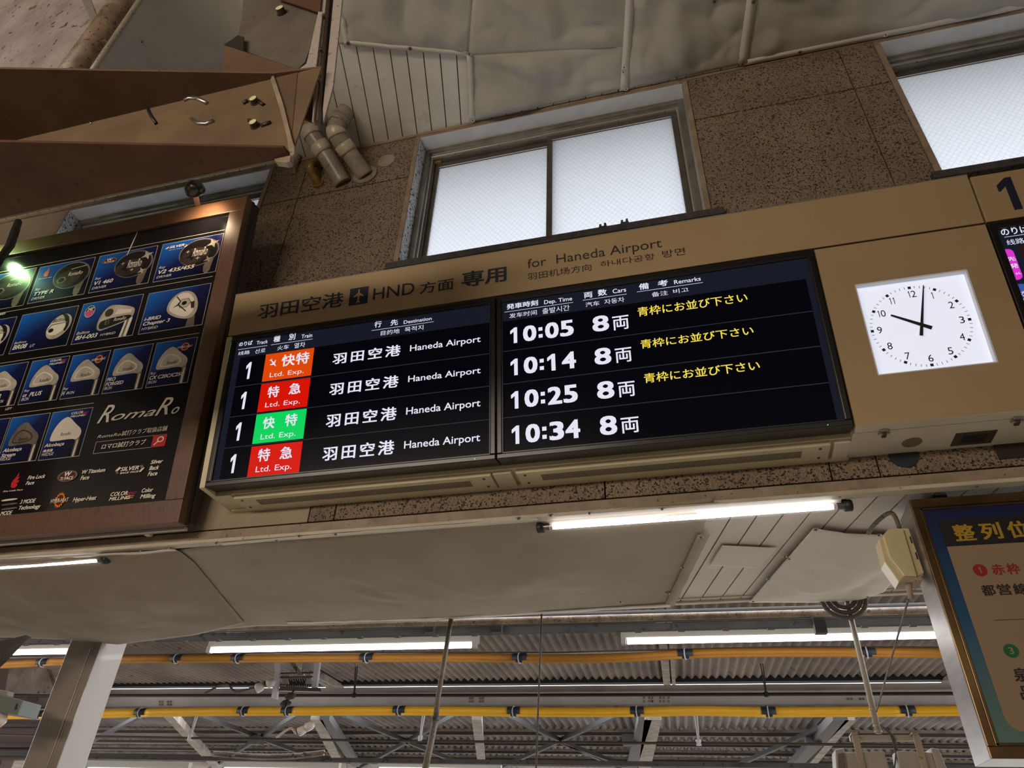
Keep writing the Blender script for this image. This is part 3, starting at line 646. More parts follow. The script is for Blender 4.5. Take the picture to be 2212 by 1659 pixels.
for n_, pxy in zip((12, 1, 2, 3, 4, 5, 6, 7, 8, 9, 10, 11), ((635, 677), (743, 684), (840, 732), (895, 808), (896, 895), (836, 967), (735, 1004), (617, 993), (526, 942), (474, 861), (480, 777), (537, 712))):
    x, u = CP.P(*cc(*pxy)); hw = .0095 if n_ < 10 else .0165
    if n_ == 1: hw = .004
    st_ = str(n_); k_ = len(st_)
    for i_, ch in enumerate(st_):
        xc = x + (i_ - (k_ - 1) / 2) * (.0165 if '11' not in st_ else .012)
        if ch == '1': tess(CP, [(xc - .006 + a * .009, u - .0145 + b_ * .029) for a, b_ in ((.72, 0), (1, 0), (1, 1), (.75, 1), (.35, .80), (.45, .72), (.72, .86))], 'black_text', ckt, .0012, 'numeral')
        else: put_text(ch, CP, xc - .0085, u - .0145, xc + .0085, u + .0145, 'black_text', ckt, name='numeral')
def hand(tip, tail, w0, w1, d, nm):
    a = V(*CP.P(*cc(*tip))); b_ = V(*CP.P(*cc(*tail))); v = (a - b_); v /= np.linalg.norm(v); n = V(-v[1], v[0])
    flat(CP, [tuple(b_ - n * w1), tuple(b_ + n * w1), tuple(a + n * w0), tuple(a - n * w0)], 'black_text', ckt, d=d, name=nm, th=.002)
hand((530, 787), (740, 852), .0035, .0075, .004, 'hour_hand'); hand((695, 638), (684, 894), .0018, .0062, .009, 'minute_hand')
x, u = CP.P(*cc(686, 829)); MB().disc(CP.W(x, u, .011), SP.n, .005, .004, 16).build('hub', 'steel_dark', ckt)

# ================================================================== ADVERTISING BOARD
TP = 0.15337; Qp = onY(390.6, 1131, 2.5); PP = Plane((0, 2.5, Qp[2]), TP); TPP = PP.T()
ad = thing('advertising_board', 'large dark golf club poster in a brown wooden frame', 'poster', (-3.2, 2.5, Qp[2]))
X0, X1, UH, FW = -4.36, -2.252, 1.912, .098
MB().box(X0, X1, -.05, .02, UH - FW, UH, TPP).build('frame_rail', 'wood_top', ad, bevel=.003)
MB().box(X0, X1, -.05, .02, 0, .112, TPP).build('frame_rail', 'wood', ad, bevel=.003)
MB().box(X1 - FW, X1, -.05, .0205, .112, UH - FW, TPP).build('frame_stile', 'wood', ad, bevel=.003)
MB().box(X0, X0 + FW, -.05, .0205, .112, UH - FW, TPP).build('frame_stile', 'wood', ad, bevel=.003)
MB().box(X0, X1 + .012, -.085, -.05, .01, UH - .012, TPP).build('back_case', 'wood_side', ad)
MB().box(X0, X1 + .005, -.05, -.03, .002, UH - .002, TPP).build('frame_lip', 'wood_side', ad)
MB().box(X0, X1 - .02, -.08, -.052, -.014, .004, TPP).build('bottom_channel', 'alu_bright', ad, bevel=.003)
sheet = MB().box(X0 + .06, X1 - FW + .004, -.02, .004, .10, UH - FW + .004, TPP).build('poster_sheet', 'poster_black', ad)
cA = Crop(0, 400, 3.687); cB = Crop(0, 800, 3.687)
PD = Plane(PP.W(0, 0, .004), TP)
def pline(c, a, b_, w_=.0016):
    x0, u0 = PD.P(*c(*a)); x1, u1 = PD.P(*c(*b_)); u = (u0 + u1) / 2; rect(PD, min(x0, x1), max(x0, x1), u - w_, u + w_, 'print_line', sheet, name='rule')
def card(tl, tr, br, bl, ct=cA, cb=cA):
    P4 = [PD.P(*ct(*tl)), PD.P(*ct(*tr)), PD.P(*cb(*br)), PD.P(*cb(*bl))]
    x0 = (P4[0][0] + P4[3][0]) / 2; x1 = (P4[1][0] + P4[2][0]) / 2; u1 = (P4[0][1] + P4[1][1]) / 2; u0 = (P4[2][1] + P4[3][1]) / 2
    rect(PD, x0 - .003, x1 + .003, u0 - .003, u1 + .003, 'print_line', sheet, name='card_border')
    rect(PD, x0, x1, u0, u1, 'card_blue', sheet, d=.0014, name='picture_card'); return (x0, x1, u0, u1)
def cp(cd_, pts, m, d=.002, nm='club_picture'):
    x0, x1, u0, u1 = cd_
    P2 = [(x0 + (x1 - x0) * a, u0 + (u1 - u0) * b_) for a, b_ in pts]
    tess(PD, P2, m, sheet, d, nm)
def ell(cx, cy, rx_, ry_, n=28, rot=0):
    ca, sa = math.cos(rot), math.sin(rot)
    return [(cx + rx_ * math.cos(t) * ca - ry_ * math.sin(t) * sa, cy + rx_ * math.cos(t) * sa + ry_ * math.sin(t) * ca) for t in [2 * math.pi * i / n for i in range(n)]]
def smooth(pts, it=2):
    for _ in range(it):
        q_ = []
        for i in range(len(pts)):
            a = pts[i]; b_ = pts[(i + 1) % len(pts)]; q_ += [(a[0] * .75 + b_[0] * .25, a[1] * .75 + b_[1] * .25), (a[0] * .25 + b_[0] * .75, a[1] * .25 + b_[1] * .75)]
        pts = q_
    return pts
def driver(cd_, dark=True):
    cp(cd_, smooth([(.80, .0), (.90, .0), (.92, .3), (.96, .6), (.90, .45), (.78, .25)], 1), 'club_mid', .0018)
    cp(cd_, ell(.66, .60, .33, .37, rot=.15), 'club_mid', .002); cp(cd_, ell(.655, .595, .305, .345, rot=.15), 'club_black', .0022)
    cp(cd_, ell(.60, .52, .24, .22, rot=.2), 'club_dark', .0024)
    if dark:
        for x, y, s_ in ((.86, .78, .14), (.84, .36, .10)):
            st = []
            for i in range(8): r_ = s_ if i % 2 == 0 else s_ * .35; a = math.pi / 4 * i + .4; st.append((x + r_ * .8 * math.cos(a), y + r_ * math.sin(a)))
            cp(cd_, st, 'club_silver', .0026)
        st = []
        for i in range(8): r_ = .13 if i % 2 == 0 else .06; a = math.pi / 4 * i + .2; st.append((.55 + r_ * .8 * math.cos(a), .52 + r_ * math.sin(a)))
        cp(cd_, st, 'club_black', .0028)
        for x, y in ((.47, .66), (.62, .64), (.66, .44)):
            st = []
            for i in range(8): r_ = .05 if i % 2 == 0 else .015; a = math.pi / 4 * i; st.append((x + r_ * .8 * math.cos(a), y + r_ * math.sin(a)))
            cp(cd_, st, 'club_silver', .003)
        x0, x1, u0, u1 = cd_; put_text('RomaRo', PD, x0 + (x1 - x0) * .56, u0 + (u1 - u0) * .50, x0 + (x1 - x0) * .80, u0 + (u1 - u0) * .72, 'club_light', sheet, d=.0032, shear=.3)
    else:
        cp(cd_, ell(.50, .50, .09, .10, 6), 'club_mid', .0028); cp(cd_, ell(.50, .50, .06, .07, 6), 'club_black', .003)
        cp(cd_, [(.62, .78), (.9, .82), (.9, .80), (.63, .76)], 'club_silver', .0028)
        x0, x1, u0, u1 = cd_; put_text('RomaRo', PD, x0 + (x1 - x0) * .60, u0 + (u1 - u0) * .58, x0 + (x1 - x0) * .86, u0 + (u1 - u0) * .68, 'club_light', sheet, d=.0032, shear=.3)
def iron(cd_, m='club_silver', mark=True, wide=1.0, dark=False):
    cp(cd_, [(.80, .0), (.90, .0), (.90, .30), (.88, .46), (.78, .40), (.80, .28)], 'club_mid', .0019); cp(cd_, [(.83, .0), (.87, .0), (.87, .34), (.84, .34)], 'club_light', .0021)
    cp(cd_, smooth([(.13, .46), (.16, .62), (.26, .78), (.38, .86), (.48, .86), (.70, .68), (.88, .56), (.90, .42), (.80, .34), (.70, .38), (.22, .36), (.14, .38)]), m, .002)
    cp(cd_, smooth([(.20, .45), (.26, .62), (.40, .72), (.66, .62), (.76, .50), (.66, .42), (.28, .41)]), 'club_dark' if dark else 'club_light', .0024)
    cp(cd_, smooth([(.23, .46), (.28, .60), (.41, .69), (.63, .60), (.72, .50), (.64, .44), (.30, .43)]), 'club_mid' if dark else m, .0026)
    if mark:
        x0, x1, u0, u1 = cd_; put_text('RomaRo', PD, x0 + (x1 - x0) * .38, u0 + (u1 - u0) * .46, x0 + (x1 - x0) * .64, u0 + (u1 - u0) * .53, 'club_black', sheet, d=.003, shear=.3)
def hybrid(cd_, kind):
    if kind == 0:
        cp(cd_, ell(.76, .52, .20, .32, rot=-.2), 'club_silver', .002); cp(cd_, smooth([(.74, .86), (.88, .80), (.94, .55), (.90, .36), (.86, .40), (.88, .56), (.82, .74)], 1), 'club_black', .0024)
        cp(cd_, ell(.72, .50, .16, .20, rot=-.3), 'club_light', .0024); cp(cd_, ell(.64, .44, .045, .055), 'club_black', .0028); cp(cd_, [(.56, .46), (.62, .60), (.90, .62), (.90, .60), (.63, .575), (.58, .46)], 'club_mid', .0028)
        x0, x1, u0, u1 = cd_; put_text('Ballista', PD, x0 + (x1 - x0) * .62, u0 + (u1 - u0) * .64, x0 + (x1 - x0) * .86, u0 + (u1 - u0) * .73, 'club_black', sheet, d=.003, shear=.4)
    elif kind == 1:
        cp(cd_, [(.78, .0), (.90, .0), (.93, .45), (.82, .45)], 'club_light', .0019); cp(cd_, [(.82, .0), (.85, .0), (.88, .45), (.85, .45)], 'club_mid', .0021)
        cp(cd_, smooth([(.34, .35), (.36, .60), (.44, .82), (.56, .86), (.90, .72), (.94, .60), (.92, .44), (.80, .36), (.50, .24), (.40, .22)]), 'club_silver', .002)
        cp(cd_, smooth([(.38, .34), (.40, .50), (.90, .54), (.90, .44), (.78, .38), (.50, .27), (.42, .26)]), 'club_black', .0024); cp(cd_, ell(.50, .66, .07, .10), 'club_dark', .0024)
        cp(cd_, [(.60, .58), (.64, .72), (.88, .66), (.88, .58)], 'club_light', .0024)
        x0, x1, u0, u1 = cd_; put_text('RomaRo', PD, x0 + (x1 - x0) * .62, u0 + (u1 - u0) * .42, x0 + (x1 - x0) * .82, u0 + (u1 - u0) * .50, 'club_light', sheet, d=.003, shear=.3)
        put_text('B', PD, x0 + (x1 - x0) * .48, u0 + (u1 - u0) * .36, x0 + (x1 - x0) * .56, u0 + (u1 - u0) * .48, 'club_mid', sheet, d=.003)
    else:
        cp(cd_, [(.74, .0), (.88, .0), (.86, .25), (.80, .3), (.76, .25)], 'club_mid', .0019)
        cp(cd_, smooth([(.36, .50), (.38, .72), (.50, .90), (.66, .92), (.80, .78), (.88, .50), (.86, .26), (.76, .18), (.56, .26), (.42, .38)]), 'club_silver', .002)
        cp(cd_, smooth([(.40, .50), (.42, .70), (.52, .86), (.64, .88), (.76, .74), (.82, .50), (.80, .32), (.72, .24), (.58, .31), (.46, .41)]), 'club_light', .0022)
        cp(cd_, ell(.64, .60, .11, .13, 6), 'club_dark', .0026); cp(cd_, ell(.64, .60, .10, .12, 6), 'club_silver', .0027); cp(cd_, ell(.64, .60, .04, .05), 'club_black', .003)
        cp(cd_, [(.46, .52), (.54, .60), (.56, .66), (.48, .80), (.50, .80), (.58, .66), (.56, .58), (.70, .40), (.69, .38), (.55, .56)], 'club_dark', .0028); cp(cd_, [(.74, .60), (.80, .62), (.82, .44), (.77, .44)], 'club_dark', .0028)
cards = {}
cards['r0'] = card((-180, 745), (292, 662), (180, 958), (-290, 1035)); iron_ = None
cards['R'] = card((325, 655), (760, 577), (665, 868), (220, 942)); cards['V1'] = card((800, 567), (1258, 485), (1175, 778), (707, 858)); cards['V2'] = card((1303, 475), (1788, 385), (1707, 690), (1220, 770))
cards['b0'] = card((-310, 1130), (142, 1043), (20, 1350), (-430, 1420)); cards['BR'] = card((188, 1040), (630, 957), (525, 1275), (68, 1342)); cards['BH'] = card((672, 948), (1145, 872), (1050, 1195), (568, 1267)); cards['IB'] = card((1195, 863), (1682, 785), (1605, 1110), (1100, 1187))
cards['g'] = card((-60, 1452), (238, 1410), (100, 273), (-215, 320), cA, cB); cards['A'] = card((265, 1405), (557, 1363), (447, 233), (143, 273), cA, cB); cards['H'] = card((598, 1358), (885, 1318), (777, 190), (467, 230), cA, cB)
cards['P'] = card((923, 1310), (1223, 1265), (1127, 143), (805, 187), cA, cB); cards['CX'] = card((1260, 1260), (1573, 1213), (1490, 95), (1155, 138), cA, cB)
cards['l0'] = card((-240, 425), (78, 382), (-40, 760), (-370, 800), cB, cB); cards['S'] = card((100, 380), (403, 342), (280, 718), (-25, 750), cB, cB); cards['M'] = card((428, 338), (743, 298), (625, 682), (305, 715), cB, cB)
driver(cards['r0'], False); driver(cards['R'], False); driver(cards['V1']); driver(cards['V2']); hybrid(cards['b0'], 0); hybrid(cards['BR'], 0); hybrid(cards['BH'], 1); hybrid(cards['IB'], 2)
for kx in ('g', 'A', 'H', 'P', 'CX', 'l0', 'M'): iron(cards[kx], 'club_silver' if kx != 'M' else 'club_light')
iron(cards['S'], 'club_mid', dark=True)
pline(cA, (-300, 1020 + 30), (1690, 750)); pline(cA, (-400, 1480), (1587, 1180)); pline(cB, (-300, 395), (748, 265)); pline(cA, (-100, 700), (1790, 370))
def pt(s_, c, bl, tr, m='print_cream', **kw):
    kw.setdefault('shear', .22); kw.setdefault('d', .0034); tx(s_, PD, c, bl, tr, m, sheet, **kw)
BO = dict(mode='L', bold=.018); LI = dict(mode='L')
for s_, bl, tr, kw in (('Ray', (280, 845), (330, 818), LI), ('TYPE R', (270, 885), (435, 830), BO), ('DRIVER', (250, 920), (362, 882), LI), ('Ray', (758, 758), (812, 732), LI), ('V1 460', (750, 800), (908, 745), BO), ('DRIVER', (733, 835), (852, 797), LI),
                       ('Ray', (1268, 670), (1325, 643), LI), ('V2 435/455', (1260, 712), (1557, 632), BO), ('DRIVER', (1247, 747), (1370, 708), LI), ('Ballista', (115, 1270), (217, 1238), LI), ('BR08', (100, 1315), (225, 1262), BO), ('UT', (237, 1295), (285, 1265), LI),
                       ('Ballista', (612, 1195), (720, 1158), LI), ('BH-003', (600, 1238), (785, 1178), BO), ('HYBRID', (797, 1205), (925, 1168), LI), ('i-BRID', (1150, 1085), (1288, 1038), BO), ('Chapter 3', (1140, 1122), (1360, 1062), BO), ('HYBRID', (1128, 1160), (1262, 1120), LI), ('HYBRID', (-70, 1050), (50, 1016), BO)):
    pt(s_, cA, bl, tr, **kw)
for s_, bl, tr, kw in (('Ray', (195, 175), (243, 152), LI), ('α', (182, 215), (222, 188), BO), ('PLUS', (234, 210), (342, 165), BO), ('IRON', (170, 248), (237, 215), LI), ('Ray', (505, 160), (553, 135), LI), ('H', (493, 202), (525, 168), BO), ('IRON', (530, 195), (600, 165), LI),
                       ('PRO', (850, 92), (928, 55), BO), ('FORGED', (840, 128), (990, 82), BO), ('IRON', (830, 160), (900, 127), LI), ('Ray', (1200, 38), (1250, 12), LI), ('CX C20C/C25C', (1190, 78), (1475, 12), BO), ('IRON', (1180, 112), (1253, 80), LI), ('LEFT', (43, 320), (103, 295), LI),
                       ('Alcobaça', (25, 655), (183, 610), BO), ('Stream', (10, 695), (133, 655), BO), ('WEDGE', (-10, 725), (97, 688), LI), ('Alcobaça', (355, 615), (520, 570), BO), ('asa', (343, 655), (430, 618), BO), ('WEDGE', (332, 687), (435, 652), LI),
                       ('RomaRo', (778, 543), (970, 497), LI), ('Fire Lock', (222, 872), (370, 828), BO), ('Face', (207, 915), (283, 880), BO), ('W Titanium', (655, 827), (848, 778), BO), ('Face', (642, 875), (720, 836), BO),
                       ('Silver', (1202, 748), (1306, 708), BO), ('Back', (1190, 797), (1275, 757), BO), ('Face', (1178, 843), (1262, 803), BO), ('3 MODE', (162, 1065), (293, 1022), BO), ('Technology', (150, 1113), (333, 1066), BO), ('Hyper-Heat', (582, 1048), (777, 998), BO),
                       ('Color', (1130, 975), (1228, 935), BO), ('Milling', (1118, 1023), (1247, 980), BO), ('3 MODE', (-20, 1160), (107, 1118), BO), ('COLOR', (882, 1005), (1025, 962), BO), ('MILLING', (870, 1040), (1045, 998), BO), ('Fire Lock Face', (27, 972), (188, 945), BO), ('SILVER', (962, 805), (1115, 760), BO), ('BACK FACE', (958, 828), (1110, 799), BO), ('IRON', (-20, 265), (35, 235), LI), ('R', (-10, 225), (18, 190), BO)):
    pt(s_, cB, bl, tr, **kw)
pt('試打クラブ取扱店舗', cB, (970, 525), (1343, 440), shear=.1, bold=.006); pt('ロマロ試打クラブ', cB, (808, 632), (1172, 548), shear=.1, bold=.012)
# brush-like logo: tall thin capitals and flattened small letters
for s_, bl, tr in (('R', (775, 425), (925, 272)), ('oma', (885, 405), (1250, 312)), ('R', (1235, 365), (1390, 212)), ('o', (1365, 350), (1437, 290))): pt(s_, cB, bl, tr, shear=.45, bold=.004)
# search box and magnifier
for a, b_ in (((740, 665), (1210, 612)), ((768, 570), (1230, 520))): pline(cB, a, b_, .0012)
xa_, ua_ = PD.P(*cB(740, 665)); xb_, ub_ = PD.P(*cB(768, 570)); rect(PD, xa_, xa_ + .003, ua_, ub_, 'print_line', sheet, name='rule')
x0, u1_ = PD.P(*cB(1232, 515)); x1, u0_ = PD.P(*cB(1314, 603)); rect(PD, x0 - .004, x1, u0_, u1_ - .002, 'print_red', sheet, d=.002, name='search_symbol')
sq = (x0 - .004, x1, u0_, u1_ - .002); cp(sq, ell(.58, .60, .24, .24), 'print_white', .0026, 'search_symbol'); cp(sq, ell(.58, .60, .16, .16), 'print_red', .003, 'search_symbol'); cp(sq, [(.15, .2), (.2, .14), (.46, .42), (.40, .48)], 'print_white', .0028, 'search_symbol')
def boxof(c, bl, tr): x0, u0 = PD.P(*c(*bl)); x1, u1 = PD.P(*c(*tr)); return (x0, x1, u0, u1)
FLAME = [(.45, .0), (.15, .05), (.0, .3), (.15, .55), (.40, .70), (.60, 1.0), (.70, .82), (.62, .66), (.90, .72), (.78, .56), (.62, .50), (.95, .46), (.85, .30), (.62, .30), (.92, .20), (.75, .02)]
def badge(c, bl, tr, kind):
    bx = boxof(c, bl, tr)
    if kind == 'fire': cp(bx, FLAME, 'print_red', .003, 'flame_symbol')
    if kind == 'oval':
        cp(bx, ell(.5, .5, .5, .5), 'club_mid', .0036, 'oval_badge'); cp(bx, ell(.5, .5, .40, .40), 'print_maroon', .0038, 'oval_badge')
        x0, x1, u0, u1 = bx; w_ = x1 - x0; h = u1 - u0
        put_text('W', PD, x0 + w_ * .34, u0 + h * .5, x0 + w_ * .68, u0 + h * .88, 'print_white', sheet, d=.0042, bold=.02, shear=.2); put_text('Ti FACE', PD, x0 + w_ * .18, u0 + h * .18, x0 + w_ * .82, u0 + h * .44, 'print_white', sheet, d=.0042, mode='L', bold=.015)
    if kind == 'heat':
        st = []
        for i in range(32): r_ = .62 if i % 2 == 0 else .46; st.append((.5 + r_ * .5 * math.cos(i * math.pi / 16), .5 + r_ * math.sin(i * math.pi / 16)))
        cp(bx, st, 'print_orange', .0036, 'flame_badge'); cp(bx, ell(.5, .5, .20, .40), 'print_maroon', .0038, 'flame_badge')
        x0, x1, u0, u1 = bx; w_ = x1 - x0; h = u1 - u0; put_text('HYPER-HEAT', PD, x0 - w_ * .0, u0 + h * .34, x1, u0 + h * .62, 'print_cream', sheet, d=.0042, mode='L', bold=.01)
    if kind == 'pink':
        cp(bx, ell(.5, .5, .5, .5), 'print_white', .0036, 'round_badge'); cp(bx, ell(.5, .5, .47, .47), 'print_pink', .0038, 'round_badge')
        cp(bx, [(.05, .55), (.95, .55), (.85, .85), (.5, .97), (.15, .85)], 'print_dark', .004, 'round_badge')
        x0, x1, u0, u1 = bx; w_ = x1 - x0; h = u1 - u0; put_text('240°', PD, x0 + w_ * .22, u0 + h * .55, x0 + w_ * .85, u0 + h * .82, 'print_white', sheet, d=.0044, mode='L', bold=.01)
    if kind == 'silver':
        cp(bx, [(0, .5), (.12, .95), (.20, .80), (.10, .45)], 'club_light', .0036, 'silver_badge'); cp(bx, [(0, .5), (.10, .45), (.16, .1), (.08, .1)], 'club_mid', .0038, 'silver_badge')
        cp(bx, [(1, .5), (.88, .95), (.80, .80), (.90, .45)], 'club_mid', .0036, 'silver_badge'); cp(bx, [(1, .5), (.90, .45), (.82, .05), (.90, .05)], 'club_light', .0038, 'silver_badge')
    if kind == 'milling':
        for i, (m_, y) in enumerate((('print_pink', .85), ('print_pink', .65), ('print_yellow', .42), ('print_yellow', .20))): cp(bx, [(.62, y), (1.0 - i * .03, y + .03), (1.0 - i * .03, y - .02), (.60, y - .10)], m_, .003, 'colour_streak')
badge(cA, (345, 735), (415, 655), 'fire'); badge(cB, (80, 942), (183, 810), 'fire'); badge(cA, (805, 640), (945, 570), 'oval'); badge(cB, (447, 898), (635, 790), 'oval')
badge(cB, (395, 1095), (565, 975), 'heat'); badge(cA, (728, 1425), (855, 1350), 'heat'); badge(cA, (1412, 1325), (1545, 1250), 'heat'); badge(cA, (665, 1062), (775, 955), 'pink')
badge(cB, (912, 835), (1165, 745), 'silver'); badge(cA, (1312, 528), (1508, 462), 'silver')
for c, bl, tr in ((cB, (870, 1045), (1095, 960)), (cA, (395, 1440), (540, 1380)), (cB, (563, 382), (712, 322))): badge(c, bl, tr, 'milling')
for s_, c, bl, tr in (('SILVER', cA, (1352, 508), (1475, 468)), ('BACK FACE', cA, (1348, 524), (1460, 500)), ('COLOR', cA, (403, 1412), (495, 1383)), ('MILLING', cA, (395, 1436), (500, 1408)), ('COLOR', cB, (572, 355), (668, 325)), ('MILLING', cB, (565, 378), (682, 350)), ('Fire Lock Face', cA, (308, 755), (420, 730))):
    pt(s_, c, bl, tr, 'print_white', mode='L', bold=.018, d=.004)
for i, m_ in enumerate(('club_light', 'club_mid', 'club_mid')):
    bx = boxof(cB, (10, 1050 + i * 35), (145, 1015 + i * 35)); cp(bx, smooth([(0, .1), (.05, .8), (1, .9), (1, .3)], 1), m_, .003, 'bar_symbol')
# crease and torn line on the poster film
for c, a, b_ in ((cA, (1098, 378), (1015, 562)),):
    x0, u0 = PD.P(*c(*a)); x1, u1 = PD.P(*c(*b_)); MB().tube([PD.W(x0, u0, .004), PD.W(x0 * .6 + x1 * .4 + .004, u0 * .6 + u1 * .4, .006), PD.W(x1, u1, .004)], [.0015, .0035, .002], 6).build('film_tear', 'print_white', sheet)
# mounting clip under the board
p = onY(330, 1147, W - .02); cl = thing('mounting_clip', 'small cream clip under the right end of the poster frame', 'clip', p)
MB().box(p[0] - .035, p[0] + .035, W - .05, W - .01, p[2] - .010, p[2] + .004).build('plate', 'casing_white', cl, bevel=.002); MB().box(p[0] - .02, p[0] + .01, W - .06, W - .02, p[2] - .03, p[2] - .010).build('hook', 'casing_white', cl, bevel=.002)

# spotlights of the board
def spot(label, head, aim, top, bulb, col, energy, small=1.0):
    t = thing('spotlight', label, 'lamp', top, 'spotlights above the poster')
    head = np.array(head); aim = np.array(aim); d = (aim - head) / np.linalg.norm(aim - head)
    MB().tube([head - d * .055, head - d * .045, head - d * .02, head + d * .012, head + d * .02], [.008, .034, .050, .054, .050], 24, caps=True).build('lamp_head', 'lamp_body', t, smooth=True)
    MB().disc(head + d * .0205, d, .036, .003, 20).build('bulb', bulb, t)
    MB().bar(head - d * .03, np.array(top), V(.032, 0, 0), V(0, .003, .003)).build('arm', 'steel', t)
    MB().box(top[0] - .035, top[0] + .035, top[1] - .012, top[1] + .03, top[2] - .006, top[2] + .004).build('foot', 'steel', t)
    MB().tube([head - d * .01 + V(.05, 0, 0), head - d * .01 + V(.075, -.01, -.03)], .005, 8).build('knob', 'steel_dark', t)
    l = bpy.data.lights.new('spot', 'SPOT'); l.energy = energy; l.color = col; l.spot_size = math.radians(120); l.spot_blend = .8; l.shadow_soft_size = .03
    o = bpy.data.objects.new('spot_beam', l); C.objects.link(o); o.location = tuple(head + d * .03); o.rotation_euler = Vector(d).to_track_quat('-Z', 'Y').to_euler(); par(o, t)
xf, uf = PP.P(430, 445); topf = PP.W(xf, UH, .0); hq = onP(421, 410, PP.W(0, 0, .20), PP.n)
spot('chrome spotlight with warm bulb on a bracket over the poster, right one', hq, PP.W(xf + .10, UH - .14, 0), topf, 'bulb_warm', (1, .80, .56), 9)
xf2, uf2 = PP.P(20, 520)
spot('spotlight with greenish bulb over the poster at the left picture edge', PP.W(xf2 - .12, UH - .02, .20), PP.W(xf2 + .05, UH - .20, 0), PP.W(xf2 - .12, UH, 0), 'bulb_green', (.55, 1, .42), 10)
p0 = onY(40, 478, 1.6); p1 = onY(22, 530, 1.6); p2 = onY(0, 560, 1.6); p3 = onY(-12, 585, 1.6)
tag(MB().tube([p0, p0 * .5 + p1 * .5, p1, p2, p3], [.015, .018, .018, .016, .014], 10).build('cable', 'rubber', smooth=True), 'thick black cable dropping from the steel arm past the poster corner', 'cable')

# ================================================================== UPPER LEFT STEELWORK
YA = 1.10; KA = YA / 1.92
arm = thing('steel_bracket_arm', 'large tan steel channel arm with bolted web crossing the upper left', 'bracket', onY(600, 250, YA))
# web (vertical plate parallel to the wall)
zt_ = onY(600, 168, YA)[2]; zb_ = onY(628, 338, YA)[2]; zt2 = onY(0, 300, YA)[2]; zb2 = onY(0, 485, YA)[2]
xr = onY(628, 338, YA)[0]; xr_t = onY(592, 165, YA)[0]; xL = onY(-260, 400, YA)[0]
web = MB().prism([V(xL, YA, zb_), V(xr, YA, zb_), V(xr, YA, zt_), V(xL, YA, zt_)], (0, .006, 0)).build('web', 'beam_light', arm)
# flanges are horizontal tapered plates reaching toward the platform
def flange(px_near, z, th, m):
    n0 = onZ(px_near[0][0], px_near[0][1], z); n1 = onZ(px_near[1][0], px_near[1][1], z)
    dirn = (n0 - n1); dirn /= np.linalg.norm(dirn); far = n1 + dirn * ((n1[0] - xL) / -dirn[0] if dirn[0] < 0 else 2)
    return MB().prism([V(xL, YA, z), V(xr, YA, z), V(n1[0], n1[1], z), V(far[0], far[1], z)], (0, 0, th)).build('flange', m, arm, bevel=.002)
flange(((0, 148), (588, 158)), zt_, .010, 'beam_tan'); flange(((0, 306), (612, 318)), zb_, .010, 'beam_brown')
# end plate
ep = [onX(594, 166, xr + .0), onX(586, 158, xr), onX(612, 322, xr), onX(632, 338, xr)]
MB().prism([onY(*p, YA - .010) for p in [(584, 171), (590, 159), (612, 225), (630, 298), (635.5, 316), (636, 331), (631, 336), (626, 334), (622, 317), (620, 297), (603, 232)]], (0, .009, 0)).build('end_plate', 'beam_pale', arm, bevel=.001)
MB().prism([onY(*p, YA - .004) for p in [(592, 343), (628, 334), (626, 348), (618, 351), (594, 348)]], (0, .02, 0)).build('angle_cleat', 'beam_pale', arm, bevel=.001)
def slot_curve(pts, m='rubber', r=.010):
    P3 = [onY(px, py, YA - .0015) for px, py in pts]; MB().tube(P3, r * .85, 8).build('slot', m, arm, smooth=True)
slot_curve([(318, 232), (326, 250), (338, 268)], 'rubber', .007)
slot_curve([(398, 218), (410, 212), (428, 213), (448, 224)], 'steel', .009); slot_curve([(415, 257), (428, 267), (446, 268), (462, 261)], 'steel', .009)
slot_curve([(525, 224), (536, 218)], 'wood_side', .010); slot_curve([(560, 221), (570, 227)], 'wood_side', .008); slot_curve([(538, 260), (545, 264)], 'wood_side', .008); slot_curve([(565, 272), (585, 265)], 'wood_side', .009)
slot_curve([(194, 264), (198, 267)], 'steel', .004)
for px, py in ((552, 222), (552, 273)):
    p = onY(px, py, YA)
    b_ = MB().disc(p, (0, -1, 0), .0175, .003, 24).build('washer', 'steel_dark', arm); MB().disc(p + V(0, -.003, 0), (0, -1, 0), .0135, .014, 18).build('bolt', 'steel_dark', arm); MB().disc(p + V(0, -.017, 0), (0, -1, 0), .0125, .001, 18).build('bolt_face', 'bolt_cap', arm)

# hanging post with plates right of the arm
c40 = Crop(400, 0, 5.53)
post = thing('hanging_steel_post', 'tan steel post plates and packing strips hanging beside the bracket arm', 'post', onY(600, 60, YA))
YP = YA + .03
def ply(pts, Y, th, m, nm, c=c40): return MB().prism([onY(*c(*p), Y) for p in pts], (0, th, 0)).build(nm, m, post)
ply([(700, -200), (1190, -200), (1600, 130), (1480, 600), (1430, 740), (1345, 825), (560, 560), (630, 420), (680, 200)], YP, .008, 'plate_grey', 'face_plate')
ply([(1100, -220), (1640, -220), (1610, 140), (1585, 140), (1170, 0), (1100, -20)], YP - .02, .006, 'beam_brown', 'upper_plate')
